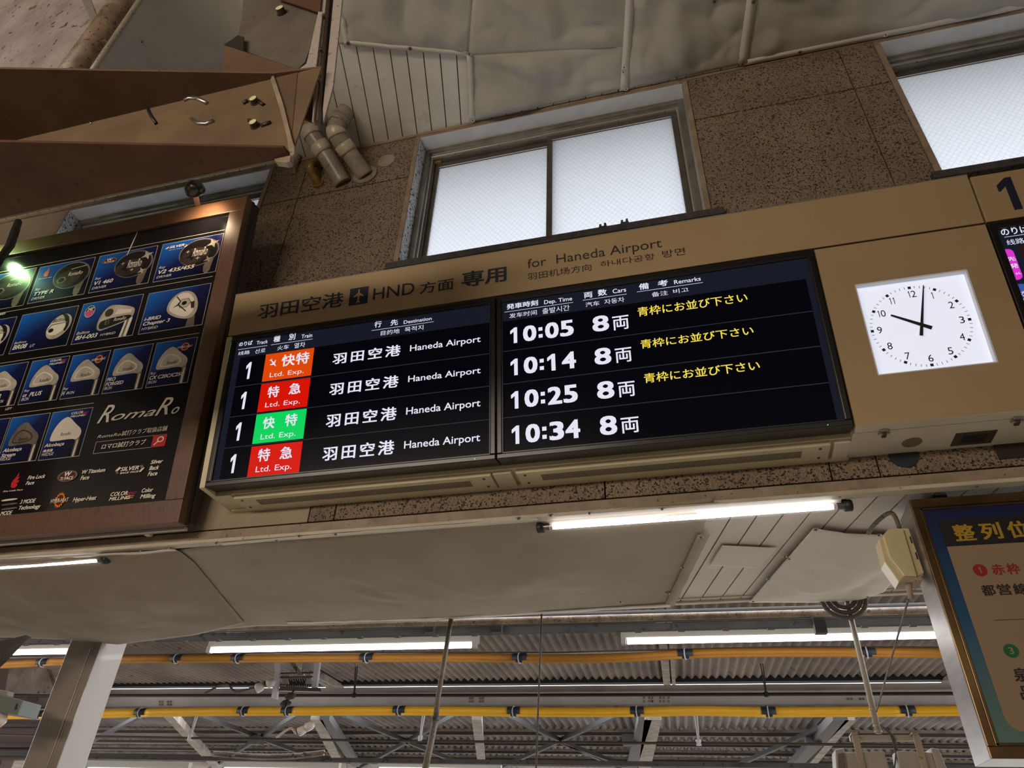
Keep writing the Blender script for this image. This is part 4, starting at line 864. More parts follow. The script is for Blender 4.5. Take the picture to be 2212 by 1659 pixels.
# tan nose plate: in front of the face plate, folded
ply([(455, 540), (560, 570), (1345, 830), (1320, 1100), (1265, 1650), (1225, 1620), (1040, 880), (1030, 856), (452, 856)], YA - .002, .004, 'beam_tan', 'nose_plate')
ply([(455, 540), (630, 420), (700, 440), (690, 600), (560, 572)], YA + .006, .004, 'wood_side', 'recess_plate')
XP = onY(*c40(1400, 800), YA)[0]
def plx(pts, X, th, m, nm, c=c40): return MB().prism([onX(*c(*p), X) for p in pts], (th, 0, 0)).build(nm, m, post)
ply([(1345, 835), (1450, 760), (1590, 140), (1640, 140), (1530, 1080), (1370, 1400), (1310, 1650), (1270, 1655)], YA + .008, .006, 'plate_white', 'side_plate')
ply([(1620, -100), (1690, -100), (1530, 1455), (1515, 1455), (1535, 1090)], YA + .02, .02, 'plate_white', 'packing_strip')
ply([(1690, -100), (1712, -100), (1580, 1440), (1545, 1440)], YA + .03, .02, 'beam_light', 'packing_strip')
ply([(1712, -100), (1780, -100), (1665, 1220), (1600, 1440), (1590, 1400)], YA + .05, .02, 'rubber', 'packing_strip')
ply([(1780, -100), (1885, -100), (1765, 1030), (1650, 1455), (1645, 1300)], YA + .03, .008, 'plate_white', 'gusset_plate')
ply([(1380, 1395), (1430, 1290), (1520, 1085), (1535, 1120), (1520, 1450)], YA + .06, .01, 'beam_brown', 'inner_plate')
for x, y in ((1665, 200), (1635, 600), (1600, 960), (1490, 985), (1410, 1215)):
    p = onY(*c40(x, y), YA + .01); MB().box(p[0] - .006, p[0] + .006, p[1] - .009, p[1] + .006, p[2] - .008, p[2] + .008).build('nut', 'steel_dark', post, bevel=.002)
p = onY(*c40(1160, 160), YP); MB().disc(p, (0, -1, 0), .021, .003, 24).build('washer', 'rubber', post); MB().disc(p + V(0, -.003, 0), (0, -1, 0), .0165, .020, 18).build('bolt', 'steel_dark', post); MB().disc(p + V(0, -.023, 0), (0, -1, 0), .0155, .001, 18).build('bolt_face', 'bolt_cap', post)

# dusty panel, vertical pipe and its strap, top left
pn = thing('dusty_duct_panel', 'grey dusty upright panel in the top left corner behind the arm', 'panel', onY(60, 150, 1.24))
YD = 1.22
q1_ = onY(150, 165, YD); q2_ = onY(262, 0, YD); MB().prism([V(-4.2, YD, q1_[2] - .1), V(q1_[0], YD, q1_[2] - .1), V(q1_[0] + .01, YD, ZC + .015), V(-4.2, YD, ZC + .015)], (0, .02, 0)).build('sheet', 'dusty_panel', pn)
MB().prism([onY(163, -30, YD - .006), onY(185, -30, YD - .006), onY(214, 50, YD - .006), onY(204, 60, YD - .006)], (0, .005, 0)).build('strap', 'steel', pn)
vp = thing('conduit_pipe', 'brown dust-caked upright pipe beside the dusty panel', 'pipe', onY(160, 150, 1.2))
YV = 1.18; a = onY(162, 152, YV); zz = a[2]; pts_ = [V(a[0], YV, zz - .25), V(a[0], YV, ZC)]
rp = .5 * np.linalg.norm(onY(181, 152, YV) - onY(147, 152, YV)); MB().tube(pts_, rp * .98, 24).build('pipe', 'pipe_brown', vp, smooth=True)
MB().tube([q_ + V(rp * 1.55, .015, 0) for q_ in pts_], rp * .25, 10).build('thin_pipe', 'pvc_grey', vp, smooth=True)
p = onY(226, 92, YV); MB().box(p[0] - .010, p[0] + .010, YV - .01, YV + .02, p[2] - .008, p[2] + .008).build('clamp', 'steel', vp)
b = MB()
for i in range(260):
    z = zz - .15 + random.random() * (ZC - zz + .12); an = random.choice((math.pi, math.pi + .4, math.pi - .5, -.1)) + random.uniform(-.5, .5)
    r_ = rp * .97; q_ = V(a[0] + r_ * math.cos(an), YV - abs(r_ * math.sin(an)) * .6, z); e = q_ + V(math.cos(an) * random.uniform(.003, .012), random.uniform(-.005, .005), random.uniform(-.008, .004))
    b.tube([q_, e], [.0022, .0005], 4, False)
o = b.build('dust_tufts', 'dust', vp); o['kind'] = 'stuff'

# ================================================================== PVC PIPES ON THE PILLAR
def bez(pts, n=8):
    P3 = [np.array(p, float) for p in pts]; out = []
    for i in range(len(P3) - 1):
        p0 = P3[max(i - 1, 0)]; p1 = P3[i]; p2 = P3[i + 1]; p3 = P3[min(i + 2, len(P3) - 1)]
        for j in range(n):
            t = j / n; out.append(.5 * ((2 * p1) + (-p0 + p2) * t + (2 * p0 - 5 * p1 + 4 * p2 - p3) * t * t + (-p0 + 3 * p1 - 3 * p2 + p3) * t ** 3))
    out.append(P3[-1]); return out
def pvc(label, pts, r, m, bands, flange_=True):
    t = thing('drain_pipe', label, 'pipe', pts[0])
    path = bez(pts); MB().tube(path, r, 20).build('pipe', m, t, smooth=True)
    for (i0, i1, mm) in bands: MB().tube(path[i0:i1 + 1], r * 1.10, 20).build('socket', mm, t, smooth=True)
    if flange_: MB().disc(np.array(pts[0]) + V(0, -.002, 0), (0, -1, 0), r * 1.45, .012, 24).build('wall_flange', m, t)
    return t
pvc('fat grey pipe with pale elbow from pillar to ceiling, right of the pair', [onY(790, 380, W), onY(758, 335, 2.52), onY(727, 290, 2.40), onY(731, 266, 2.37), onZ(748, 240, ZC)], .057, 'pvc_grey', [(9, 12, 'pvc_white'), (15, 19, 'pvc_white'), (24, 27, 'pvc_grey')])
q_ = onZ(742, 238, ZC); 
pvc('fat grey pipe with pale elbow half hidden by the steel post', [onY(742, 396, W), onY(706, 338, 2.51), onY(674, 290, 2.40), onY(671, 268, 2.37), onZ(684, 236, ZC)], .059, 'pvc_grey', [(9, 12, 'pvc_white'), (15, 19, 'pvc_white')], False)
pvc('thin yellowed elbow pipe left of the grey pipes', [onY(688, 398, W), onY(676, 378, 2.58), onY(670, 358, 2.53), onY(684, 352, 2.60), onY(696, 360, W)], .028, 'pvc_yellow', [], True)
pvc('short brown pipe stub between wall and ceiling left of the yellowed elbow', [onY(635, 378, W), onY(640, 352, 2.62), onZ(648, 336, ZC)], .016, 'pipe_brown', [], False)
p = onY(835, 348, W); tag(MB().disc(p, (0, -1, 0), .062, .006, 40).build('round_cover', 'pvc_grey', bevel=.002), 'round grey blanking cover on the stucco pillar beside the pipes', 'cover')

# ================================================================== CLOTH SHEETS
def sheetgrid(pts4, nx, ny, fold, seed, sag=0.0):
    a, b_, c_, d = [np.array(p, float) for p in pts4]; m_ = MB(); idx = {}
    for j in range(ny + 1):
        for i in range(nx + 1):
            s_, t_ = i / nx, j / ny; p = a * (1 - s_) * (1 - t_) + b_ * s_ * (1 - t_) + c_ * s_ * t_ + d * (1 - s_) * t_
            e = min(1, min(s_, 1 - s_, t_, 1 - t_) * 9)
            h = noise.noise(Vector((p[0] * 2.2 + seed, p[1] * 2.6, seed))) * fold + noise.noise(Vector((p[0] * 7 + seed, p[1] * 4, seed + 3))) * fold * .45
            h += abs(noise.noise(Vector((p[0] * 3 - p[1] * 5 + seed, p[1] * 1.2 + p[0] * 2, seed + 9)))) * fold * .9
            p = p - V(0, 0, abs(h) * e + sag * math.sin(math.pi * s_) * math.sin(math.pi * t_)); idx[i, j] = len(m_.v); m_.v.append(tuple(p))
    for j in range(ny):
        for i in range(nx): m_.f.append((idx[i, j], idx[i + 1, j], idx[i + 1, j + 1], idx[i, j + 1]))
    return m_
def solid(o, t=.002): md = o.modifiers.new('s', 'SOLIDIFY'); md.thickness = t; return o
def join(*ms):
    r_ = MB()
    for m_ in ms:
        k0 = len(r_.v); r_.v += m_.v; r_.f += [tuple(k0 + q for q in f) for f in m_.f]
    return r_
ZF = ZC - .012
def Z(px, py, z=ZF): return onZ(px, py, z)
def eyelets(root, pts, z=ZF, r=.012):
    for px, py in pts:
        p = onZ(px, py, z - .012); MB().disc(p, (0, 0, -1), r, .003, 16).build('washer', 'steel', root); MB().disc(p + V(0, 0, -.003), (0, 0, -1), r * .45, .003, 8).build('screw', 'steel_dark', root)
def strip(root, a, b_, w_, m='cloth_hem', z=ZF - .008, nm='hem'):
    p = onZ(*a, z); q_ = onZ(*b_, z); d = q_ - p; L_2 = np.linalg.norm(d); d /= L_2; n = V(-d[1], d[0], 0); m_ = MB(); N_ = 14; ix = []
    for i in range(N_ + 1):
        c_ = p + d * L_2 * i / N_ - V(0, 0, abs(noise.noise(Vector((i * .7, p[0] * 3, 1)))) * .010); ix.append(len(m_.v)); m_.v += [tuple(c_ - n * w_ / 2), tuple(c_ + n * w_ / 2)]
    for i in range(N_): m_.f.append((ix[i], ix[i + 1], ix[i + 1] + 1, ix[i] + 1))
    return solid(m_.build(nm, m, root, smooth=True), .0015)
t = thing('ceiling_sheet', 'pale cloth sheet screwed under the boarded ceiling above the middle window', 'sheet', Z(1100, 100))
sA = join(sheetgrid([Z(733, 98 - 3), Z(1012, 120), Z(1030, -120), Z(690, -150)], 36, 30, .05, 1), sheetgrid([Z(1012, 120), Z(1352, 100), Z(1370, -120), Z(1030, -120)], 36, 30, .06, 2), sheetgrid([Z(1018, 262), Z(1347, 190), Z(1352, 100), Z(1012, 120)], 40, 24, .055, 3))
solid(sA.build('cloth', 'cloth', t, smooth=True)); strip(t, (735, 20), (750, 97), .035); strip(t, (750, 92), (1012, 116), .030); strip(t, (1014, 118), (1020, 262), .035); strip(t, (1365, -60), (1348, 195), .05)
eyelets(t, [(752, 94), (886, 105), (1014, 117), (1021, 260), (1346, 155), (1348, 145)])
t = thing('ceiling_sheet', 'pale cloth sheet on the ceiling between two seams, right of the middle window', 'sheet', Z(1480, 90))
solid(sheetgrid([Z(1352, 192), Z(1605, 137), Z(1640, -100), Z(1368, -100)], 44, 40, .06, 6).build('cloth', 'cloth', t, smooth=True)); strip(t, (1632, -60), (1604, 137), .055); eyelets(t, [(1352, 192), (1380, 1), (1543, 3), (1628, 4), (1462, 168), (1604, 138)])
t = thing('ceiling_sheet', 'wide cloth sheet on the ceiling over the right pillar and right window', 'sheet', Z(1900, 50))
solid(sheetgrid([Z(1605, 138), Z(2300, 0), Z(2300, -200), Z(1640, -200)], 60, 40, .05, 11).build('cloth', 'cloth', t, smooth=True)); strip(t, (1605, 136), (2260, 2), .035); eyelets(t, [(1728, 113), (1913, 75), (2121, 21)])
t = thing('ceiling_sheet', 'creased beige cloth sheet behind the steel bracket in the upper left', 'sheet', Z(400, 80))
solid(sheetgrid([Z(120, 330), Z(640, 240), Z(720, -200), Z(140, -260)], 50, 60, .03, 15).build('cloth', 'cloth', t, smooth=True)); eyelets(t, [(307, 90)])
# short vertical hanging of the boards over the left window
# lower sheets under the soffit
ZL = ZS - .010
def ZZ(px, py, dz=0): return onZ(px, py, ZL - dz)
def curved(topL, botL, n, ny, m, root, seed, fold, sag):
    # loft between two pixel polylines lying on the soffit plane
    def samp(P_, t_):
        L2 = [0]; 
        for a_, b2 in zip(P_[:-1], P_[1:]): L2.append(L2[-1] + math.hypot(b2[0] - a_[0], b2[1] - a_[1]))
        d = t_ * L2[-1]
        for i in range(len(P_) - 1):
            if d <= L2[i + 1] + 1e-9: f = (d - L2[i]) / (L2[i + 1] - L2[i]); return tuple(P_[i][q] * (1 - f) + P_[i + 1][q] * f for q in range(len(P_[0])))
        return P_[-1]
    m_ = MB()
    for j in range(ny + 1):
        for i in range(n + 1):
            a_ = samp(topL, i / n); b2 = samp(botL, i / n); p = onZ(a_[0], a_[1], ZL - a_[2]) * (1 - j / ny) + onZ(b2[0], b2[1], ZL - b2[2]) * (j / ny)
            e = min(1, min(i / n, 1 - i / n, j / ny, 1 - j / ny) * 3); s_ = math.sin(math.pi * j / ny) * math.sin(math.pi * min(1, max(0, i / n)))
            h = abs(noise.noise(Vector((p[0] * 2.4 + seed, p[1] * 2, seed)))) * fold + abs(noise.noise(Vector((p[0] * 6 - p[1] * 5, p[1] * 6 + seed, 2)))) * fold * .4
            m_.v.append(tuple(p - V(0, 0, h * e + sag * s_)))
    for j in range(ny):
        for i in range(n): k0 = j * (n + 1) + i; m_.f.append((k0, k0 + 1, k0 + n + 2, k0 + n + 1))
    return solid(m_.build('cloth', m, root, smooth=True), .0018)
t = thing('soffit_sheet', 'big beige cloth sheet sagging below the lower soffit in the middle', 'sheet', ZZ(900, 1200))
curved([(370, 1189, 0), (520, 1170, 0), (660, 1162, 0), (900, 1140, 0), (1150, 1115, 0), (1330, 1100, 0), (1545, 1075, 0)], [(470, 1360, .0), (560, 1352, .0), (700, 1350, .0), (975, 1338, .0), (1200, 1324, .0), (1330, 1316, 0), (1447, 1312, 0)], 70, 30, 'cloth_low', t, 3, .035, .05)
for a_, b_ in (((620, 1345), (975, 1334)), ((975, 1334), (1447, 1306))): strip(t, a_, b_, .04, 'cloth_hem', ZL - .012)
strip(t, (480, 1174), (1160, 1118), .022, 'cloth_hem', ZL - .012); strip(t, (1520, 1155), (1447, 1306), .05, 'cloth_low', ZL - .012)
eyelets(t, [(467, 1172), (598, 1166), (646, 1157), (725, 1153), (1120, 1119), (1190, 1112), (1273, 1108), (1430, 1099), (1514, 1160), (1475, 1225), (1442, 1282), (1065, 1317), (1340, 1300)], ZL)
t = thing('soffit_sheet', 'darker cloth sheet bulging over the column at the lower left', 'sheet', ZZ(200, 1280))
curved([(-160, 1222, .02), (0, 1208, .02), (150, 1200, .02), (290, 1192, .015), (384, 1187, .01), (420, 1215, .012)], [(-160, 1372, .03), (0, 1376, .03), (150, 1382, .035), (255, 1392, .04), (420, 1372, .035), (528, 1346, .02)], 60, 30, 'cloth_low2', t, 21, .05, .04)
strip(t, (60, 1208), (380, 1187), .02, 'cloth_hem', ZL - .02); eyelets(t, [(306, 1191), (367, 1186)], ZL)
t = thing('soffit_sheet', 'small wrinkled cloth sheet under the soffit beside the cream box', 'sheet', ZZ(1800, 1220))
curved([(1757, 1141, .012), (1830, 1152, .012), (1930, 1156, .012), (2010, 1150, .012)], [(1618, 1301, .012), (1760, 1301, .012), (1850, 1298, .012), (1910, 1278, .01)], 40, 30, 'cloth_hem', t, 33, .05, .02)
eyelets(t, [(1762, 1143), (1705, 1206), (1695, 1202), (1660, 1250), (1627, 1298), (1874, 1288), (1898, 1155), (1913, 1254)], ZL)
p4 = [ZZ(1560, 1178), ZZ(1680, 1183), ZZ(1636, 1228), ZZ(1532, 1221)]
m_ = sheetgrid([p4[3], p4[2], p4[1], p4[0]], 24, 14, .012, 40); tag(solid(m_.build('film_patch', 'cloth_hem', smooth=True), .001), 'crinkled clear film patch taped over the soffit boards', 'patch')

# ================================================================== NEAR TUBE LAMPS
def near_tube(label, a, b_, Yt, left_cap=True):
    p = onY(*a, Yt); q_ = onY(*b_, Yt); z = (p[2] + q_[2]) / 2; p = V(p[0], Yt, z); q_ = V(q_[0], Yt, z); X = V(1, 0, 0)
    t = thing('tube_lamp', label, 'lamp', (p + q_) / 2, 'black-capped tube lamps below the wall')
    MB().tube([p + X * .012, q_ - X * .012], .0100, 16).build('light_tube', 'tube_light', t, smooth=True)
    MB().tube([p - X * .03, q_ + X * .03], .019, 20, False).build('clear_sleeve', 'clear_tube', t, smooth=True)
    MB().box(p[0] - .02, q_[0] + .02, Yt - .02, Yt + .03, z + .0205, z + .026).build('reflector', 'casing_white', t)
    for e, s_ in ((p, -1), (q_, 1)):
        c_ = e + X * s_ * .03
        MB().tube([c_ - X * s_ * .004, c_ + X * s_ * .022, c_ + X * s_ * .026], [.022, .023, .018], 16).build('end_cap', 'rubber', t, smooth=True); MB().tube([e - X * s_ * 0.0, e + X * s_ * .028], .0135, 12).build('holder', 'steel_dark', t)
        MB().box(c_[0] - .010, c_[0] + .010, Yt - .006, Yt + .006, z + .015, ZS - .004).build('bracket', 'rubber', t)
near_tube('lit tube lamp with black ends under the middle of the sign', (1188, 1137), (1808, 1096), 2.70)
near_tube('lit tube lamp with one black end below the poster at the left edge', (-400, 1252), (213, 1212), 2.70)

# ================================================================== LIGHT BOX SIGN, LOWER RIGHT
YR = 2.70; BP = Plane((0, YR, 0), 0)
qa = onY(1960, 1081, YR); qb = onY(2144.8, 1639.4, YR); bx0 = (qa[0] + qb[0]) / 2; bz1, bz0 = qa[2], qb[2]; bx1 = bx0 + .95; bz1 = min(bz1, ZS - .02)
lb = thing('queue_guide_box', 'steel box sign with bronze frame explaining queue positions, lower right', 'sign', (bx0, YR, bz0))
MB().box(bx0, bx1, YR + .006, YR + .18, bz0, bz1).build('body', 'box_steel', lb, bevel=.002)
fw = .034
b = MB().box(bx0, bx1, YR - .006, YR + .01, bz1 - fw, bz1).box(bx0, bx1, YR - .006, YR + .01, bz0, bz0 + fw).box(bx0, bx0 + fw * .72, YR - .006, YR + .01, bz0 + fw, bz1 - fw).box(bx1 - fw, bx1, YR - .006, YR + .01, bz0 + fw, bz1 - fw)
b.build('frame', 'box_gold', lb, bevel=.002)
iw = .010
b = MB().box(bx0 + fw * .72, bx1 - fw, YR - .003, YR + .01, bz1 - fw - iw, bz1 - fw - .002).box(bx0 + fw * .72, bx1 - fw, YR - .003, YR + .01, bz0 + fw + .002, bz0 + fw + iw).box(bx0 + fw * .74, bx0 + fw * .74 + iw, YR - .003, YR + .01, bz0 + fw, bz1 - fw)
b.build('inner_frame', 'box_gold', lb, bevel=.0015)
pr = MB().box(bx0 + fw * .7, bx1 - fw, YR + .001, YR + .005, bz0 + fw, bz1 - fw).build('print_panel', 'board_blue', lb)
BQ = Plane((0, YR + .0005, 0), 0)
xb = BQ.P(2045, 1181)[0]; zb1 = BQ.P(2028.6, 1123.7)[1]; zb0_ = BQ.P(2045.6, 1180.5)[1]; zc0 = BQ.P(2192, 1582)[1]
rect(BQ, xb - .003, bx1 - .06, zb0_, zb1, 'board_black', pr, name='title_band'); 
r_ = .045; pts_ = [(xb, zb0_ - .001), (bx1 - .06, zb0_ - .001), (bx1 - .06, zc0), (xb + r_, zc0)] + [(xb + r_ - r_ * math.sin(a), zc0 + r_ - r_ * math.cos(a)) for a in (.4, .8, 1.2, 1.57)]
flat(BQ, pts_, 'board_cream', pr, name='text_field')
xq0 = BQ.P(2066, 1170)[0]; xq2 = BQ.P(2182, 1160)[0]; pch = (xq2 - xq0) / 2
u0_, u1_ = BQ.P(2063, 1170)[1], BQ.P(2064, 1134)[1]
for i, s_ in enumerate('整列位置'): put_text(s_, BQ, xq0 + i * pch, u0_, xq0 + i * pch + pch * .78, u1_, 'board_yellow', pr, bold=.025, d=.002)
def rb(s_, bl, h, pchpx, m, bo=.02):
    x0, u0 = BQ.P(*bl); x1, _ = BQ.P(bl[0] + pchpx, bl[1]); _, u1 = BQ.P(bl[0], bl[1] - h)
    for i, ch in enumerate(s_): put_text(ch, BQ, x0 + i * (x1 - x0), u0, x0 + i * (x1 - x0) + (x1 - x0) * .86, u1, m, pr, bold=bo, d=.002)
def dot(c_, r_, m, s_):
    x, u = BQ.P(*c_); flat(BQ, [(x + r_ * math.cos(t_), u + r_ * math.sin(t_)) for t_ in [i * math.pi / 14 for i in range(28)]], m, pr, d=.0016, name='number_disc')
    if s_ == '1': put_one(BQ, x - .005, u - .011, x + .003, u + .011, 'board_cream', pr, d=.0024)
    else: put_text(s_, BQ, x - .007, u - .011, x + .007, u + .011, 'board_cream', pr, d=.0024, bold=.02)
dot((2117, 1232), .022, 'board_red', '1'); rb('赤枠', (2146, 1243), 24, 33, 'board_red'); rb('都営線', (2124, 1288), 24, 35, 'board_text')
dot((2184, 1406), .022, 'board_green', '3'); rb('泉', (2194, 1473), 30, 40, 'board_text'); rb('品', (2208, 1512), 30, 40, 'board_text')
x0, u0 = BQ.P(2148, 1340); rect(BQ, x0, bx1 - .1, u0 - .001, u0 + .001, 'beam_brown', pr, d=.0016, name='rule')
for x in (bx0 + .12, bx1 - .12): MB().box(x - .025, x + .025, YR + .04, YR + .14, bz1, ZS).build('hanger', 'steel_dark', lb)

# cream plastic box on the side of the light box
cj = Crop(1700, 1040, 5.53)
Yj = YR + .05
jb = thing('control_box', 'cream plastic eight-sided control box on the side of the queue sign', 'box', onY(1950, 1200, Yj))
outl = [(1230, 555), (1390, 555), (1560, 1140), (1400, 1150), (1370, 1165), (1165, 960), (1095, 690), (1160, 600)]
big = [onY(*cj(*p), Yj) for p in [(1235, 556), (1388, 556), (1560, 1135), (1400, 1130), (1222, 905), (1145, 650)]]
MB().prism(big, (0, .10, 0)).build('cover', 'plastic_cream', jb, bevel=.004)
MB().prism([onY(*cj(*p), Yj + .012) for p in [(1220, 565), (1240, 570), (1150, 650), (1225, 910), (1405, 1135), (1340, 1205), (1165, 960), (1095, 690)]], (0, .08, 0)).build('rim', 'plastic_cream', jb, bevel=.004)
MB().prism([onY(*cj(*p), Yj + .015) for p in [(1388, 556), (1455, 560), (1640, 1090), (1560, 1138)]], (0, .08, 0)).build('back_half', 'plastic_cream', jb, bevel=.003)
MB().prism([onY(*cj(*p), Yj + .004) for p in [(1340, 1205), (1400, 1135), (1560, 1138), (1635, 1090), (1620, 1190), (1430, 1205)]], (0, .08, 0)).build('bottom', 'beige_trim', jb, bevel=.003)
MB().tube(bez([onY(*cj(*p), Yj + .03) for p in [(1465, 1150), (1455, 1230), (1470, 1330), (1480, 1410)]]), [.012] * 12 + [.010] * 13, 8).build('strap_end', 'beige_trim', jb, smooth=True)
for y_ in ((1478, 690), (1545, 880)): 
    p = onY(*cj(*y_), Yj + .014); MB().box(p[0] - .002, p[0] + .002, p[1] - .003, p[1] + .002, p[2] - .016, p[2] + .010).build('slot', 'rubber', jb)
tag(MB().tube(bez([onY(*cj(970, 620), 2.95), onY(*cj(1040, 520), 2.90), onY(*cj(1160, 410), 2.84), onY(*cj(1245, 378), 2.80), onY(*cj(1300, 440), Yj + .04), onY(*cj(1345, 560), Yj + .03)]), .0085, 8).build('power_cable', 'cable_grey', smooth=True), 'grey cable looping from the soffit into the cream control box', 'cable')
tag(MB().tube([onY(*cj(1448, 1410), Yj + .03), onY(1893, 1537, 3.86)], .0045, 6).build('stay_wire', 'cable_grey'), 'thin stay wire slanting from the control box to the speaker pole', 'wire')

# ================================================================== COLUMN, HANGING POLES, SPEAKERS
qc = onY(219, 1392, 3.98); ql = onY(155, 1378, 3.98)
col_ = struct(MB().box(ql[0], qc[0], 3.98, 4.20, 0, ZS + .03).build('column', 'column', bevel=.006))
MB().box(qc[0] - .075, qc[0] - .068, 3.975, 3.985, 0, 2.70).build('weld_seam', 'column', col_, bevel=.002)
MB().box(qc[0] - .055, qc[0] - .051, 3.975, 3.985, 0, 2.72).build('weld_seam', 'column', col_, bevel=.001)
YH = 3.90
pa = onY(975, 1334, YH); pb = onY(946, 1508, YH); pc_ = onY(941, 1553, YH); pd_ = onY(919, 1659, YH); pe = pd_ + (pd_ - pc_) * 1.4
dp = thing('dropper_cable', 'grey taped bundle of cables dropping below the soffit, left of the thin wire', 'cable', pe)
MB().tube([pa, pb, pc_], [.014, .015, .016], 8).build('upper_run', 'cable_grey', dp, smooth=True); MB().tube([pc_, pd_, pe], [.019, .019, .019], 8).build('lower_run', 'cable_grey', dp, smooth=True); MB().tube([pc_ + V(0, 0, .008), pc_ - V(0, 0, .008)], .021, 10).build('tie', 'rubber', dp)
pa = onY(1170, 1326, YH); pb = onY(1158, 1659, YH); tag(MB().tube([pa, pa * .5 + pb * .5, pb + (pb - pa) * .5], .0052, 8).build('dropper_wire', 'hose_dark'), 'thin dark wire hanging straight down near the picture centre', 'wire')
sp_ = thing('speaker_pole', 'grey steel pole with crossbar hanging below the soffit at the right', 'pole', onY(1848, 1345, YH))
pt_ = onY(1842, 1345, YH); pbm = onY(1897, 1585, YH); pt_[0] = (pt_[0] + pbm[0]) / 2; pbm[0] = pt_[0]
MB().tube([V(pt_[0], YH, ZS + .02), V(pt_[0], YH, pbm[2])], .0135, 14).build('tube', 'speaker_grey', sp_, smooth=True)
for z in (pbm[2] + .005, pbm[2] + .03, pbm[2] + .10): MB().disc((pt_[0], YH, z), (0, 0, 1), .017, .008, 14).build('collar', 'beige_trim', sp_)
ba = onY(1835, 1592, YH); bb = onY(1985, 1592, YH); MB().box(ba[0], bb[0], YH - .012, YH + .014, ba[2] - .018, ba[2] + .006).build('crossbar', 'speaker_grey', sp_)
def speaker(label, xpx, flip):
    t = thing('horn_speaker', label, 'speaker', onY(xpx, 1640, YH), 'grey speakers under the crossbar')
    c_ = onY(xpx, 1655, YH); s_ = flip
    # body: trapezoid cabinet, mouth on the outer side
    kx = 1.28 if s_ < 0 else 1.08
    def pr(pts, y0, y1, m, nm): MB().prism([V(c_[0] + s_ * x * kx, YH + y0, c_[2] + z) for x, z in pts], (0, y1 - y0, 0)).build(nm, m, t, bevel=.004)
    pr([(-.085, .055), (.03, .05), (.045, .048), (.055, -.12), (.04, -.13), (-.10, -.13)], -.05, .07, 'speaker_grey', 'cabinet')
    pr([(.045, .066), (.075, .060), (.098, -.13), (.05, -.14)], -.06, .08, 'speaker_grey', 'front_rim')
    MB().box(c_[0] + s_ * (.0 if s_ > 0 else .0) - .014, c_[0] + .014, YH - .075, YH - .068, c_[2] - .03, ba[2] - .004).build('yoke_arm', 'beige_trim', t, bevel=.002)
    MB().box(c_[0] - .014, c_[0] + .014, YH - .075, YH + .02, ba[2] + .002, ba[2] + .007).build('yoke_top', 'beige_trim', t)
    MB().disc((c_[0], YH - .075, c_[2] - .015), (0, -1, 0), .011, .008, 14).build('yoke_bolt', 'beige_trim', t)
    return t, c_
t, c_ = speaker('grey speaker on the crossbar with its mesh front turned left', 1856, -1)
MB().prism([V(c_[0] - .062, YH - .0605, c_[2] + .045), V(c_[0] - .088, YH - .0605, c_[2] + .042), V(c_[0] - .118, YH - .0605, c_[2] - .125), V(c_[0] - .072, YH - .0605, c_[2] - .125)], (0, -.003, 0)).build('mesh_front', 'speaker_mesh', t)
speaker('grey speaker on the crossbar facing right, beside the queue sign', 1988, 1)
hc = thing('flexible_conduit', 'coiled ribbed grey flexible conduit hanging over the soffit edge', 'conduit', onY(1825, 1300, YH - .02))
b = MB(); cc0 = onY(1822, 1290, 3.89)
for i, r_ in enumerate((.055, .080, .105)):
    path = [cc0 + V(r_ * math.cos(a) * 1.0 + .01 * i - .012 * i, -.004 * i, r_ * math.sin(a) * .95 - .004 * i) for a in [math.pi * (1 - .10) + j * math.pi * 1.2 / 60 for j in range(61)]]
    rad = [.0125 if j % 2 else .0100 for j in range(61)]
    MB().tube(path, rad, 10).build('coil', 'hose', hc, smooth=True)
wb = thing('speaker_wiring', 'loose dark wires looping from the pole down between the speakers', 'cable', pbm)
for dx, e in ((0, -.03), (.006, .02), (-.004, .0)):
    MB().tube(bez([V(pt_[0] + .01, YH - .02, pbm[2] + .035), V(pt_[0] + .045 + dx, YH - .03, pbm[2] - .01), V(pt_[0] + .050 + dx, YH - .03, pbm[2] - .07), V(pt_[0] + .045 + e, YH - .03, pbm[2] - .17)]), .0035, 6).build('wire', 'hose_dark', wb, smooth=True)

# ================================================================== ACROSS THE TRACKS
def B(px, py, D): return onB(px, py, D)
zB = lambda px, py, D: float(onB(px, py, D)[2])
def bpt(s_, D, z): return AX * s_ + BX * D + V(0, 0, z)
def sB(px, py, D): return float(onB(px, py, D) @ AX)
# corrugated roofs
def corr(name, s0, s1, D0, D1, z0, z1, pitch, amp, m):
    n = int((s1 - s0) / pitch * 8); m_ = MB(); ph = [math.cos(i * math.pi / 4) for i in range(8)]
    for i in range(n + 1):
        s_ = s0 + (s1 - s0) * i / n; h = amp * ph[i % 8]
        m_.v += [tuple(bpt(s_, D0, z0 + h)), tuple(bpt(s_, D1, z1 + h))]
    for i in range(n): m_.f.append((2 * i, 2 * i + 2, 2 * i + 3, 2 * i + 1))
    me = m_.build(name, m); md = me.modifiers.new('s', 'SOLIDIFY'); md.thickness = .006; return me
def beamB(parent, name, m, s0, s1, D0, D1, z0, z1):
    p = [bpt(s, D, z) for z in (z0, z1) for (s, D) in ((s0, D0), (s1, D0), (s1, D1), (s0, D1))]
    return MB().hexa(p).build(name, m, parent)
canA = struct(corr('roof_canopy', -14, 9, 6.0, 11.2, 4.02, 4.02, .115, .022, 'far_roof'))
DG = 9.5
beamB(canA, 'purlin', 'far_black', -14, 9, 11.05, 11.2, zB(1100, 1478, 11.1), zB(1100, 1463, 11.1))
beamB(canA, 'purlin', 'far_black', -14, 9, 8.02, 8.10, 3.90, 3.985)
beamB(canA, 'eave_beam', 'far_steel', -14, 9, 6.05, 6.20, 3.78, 3.92)
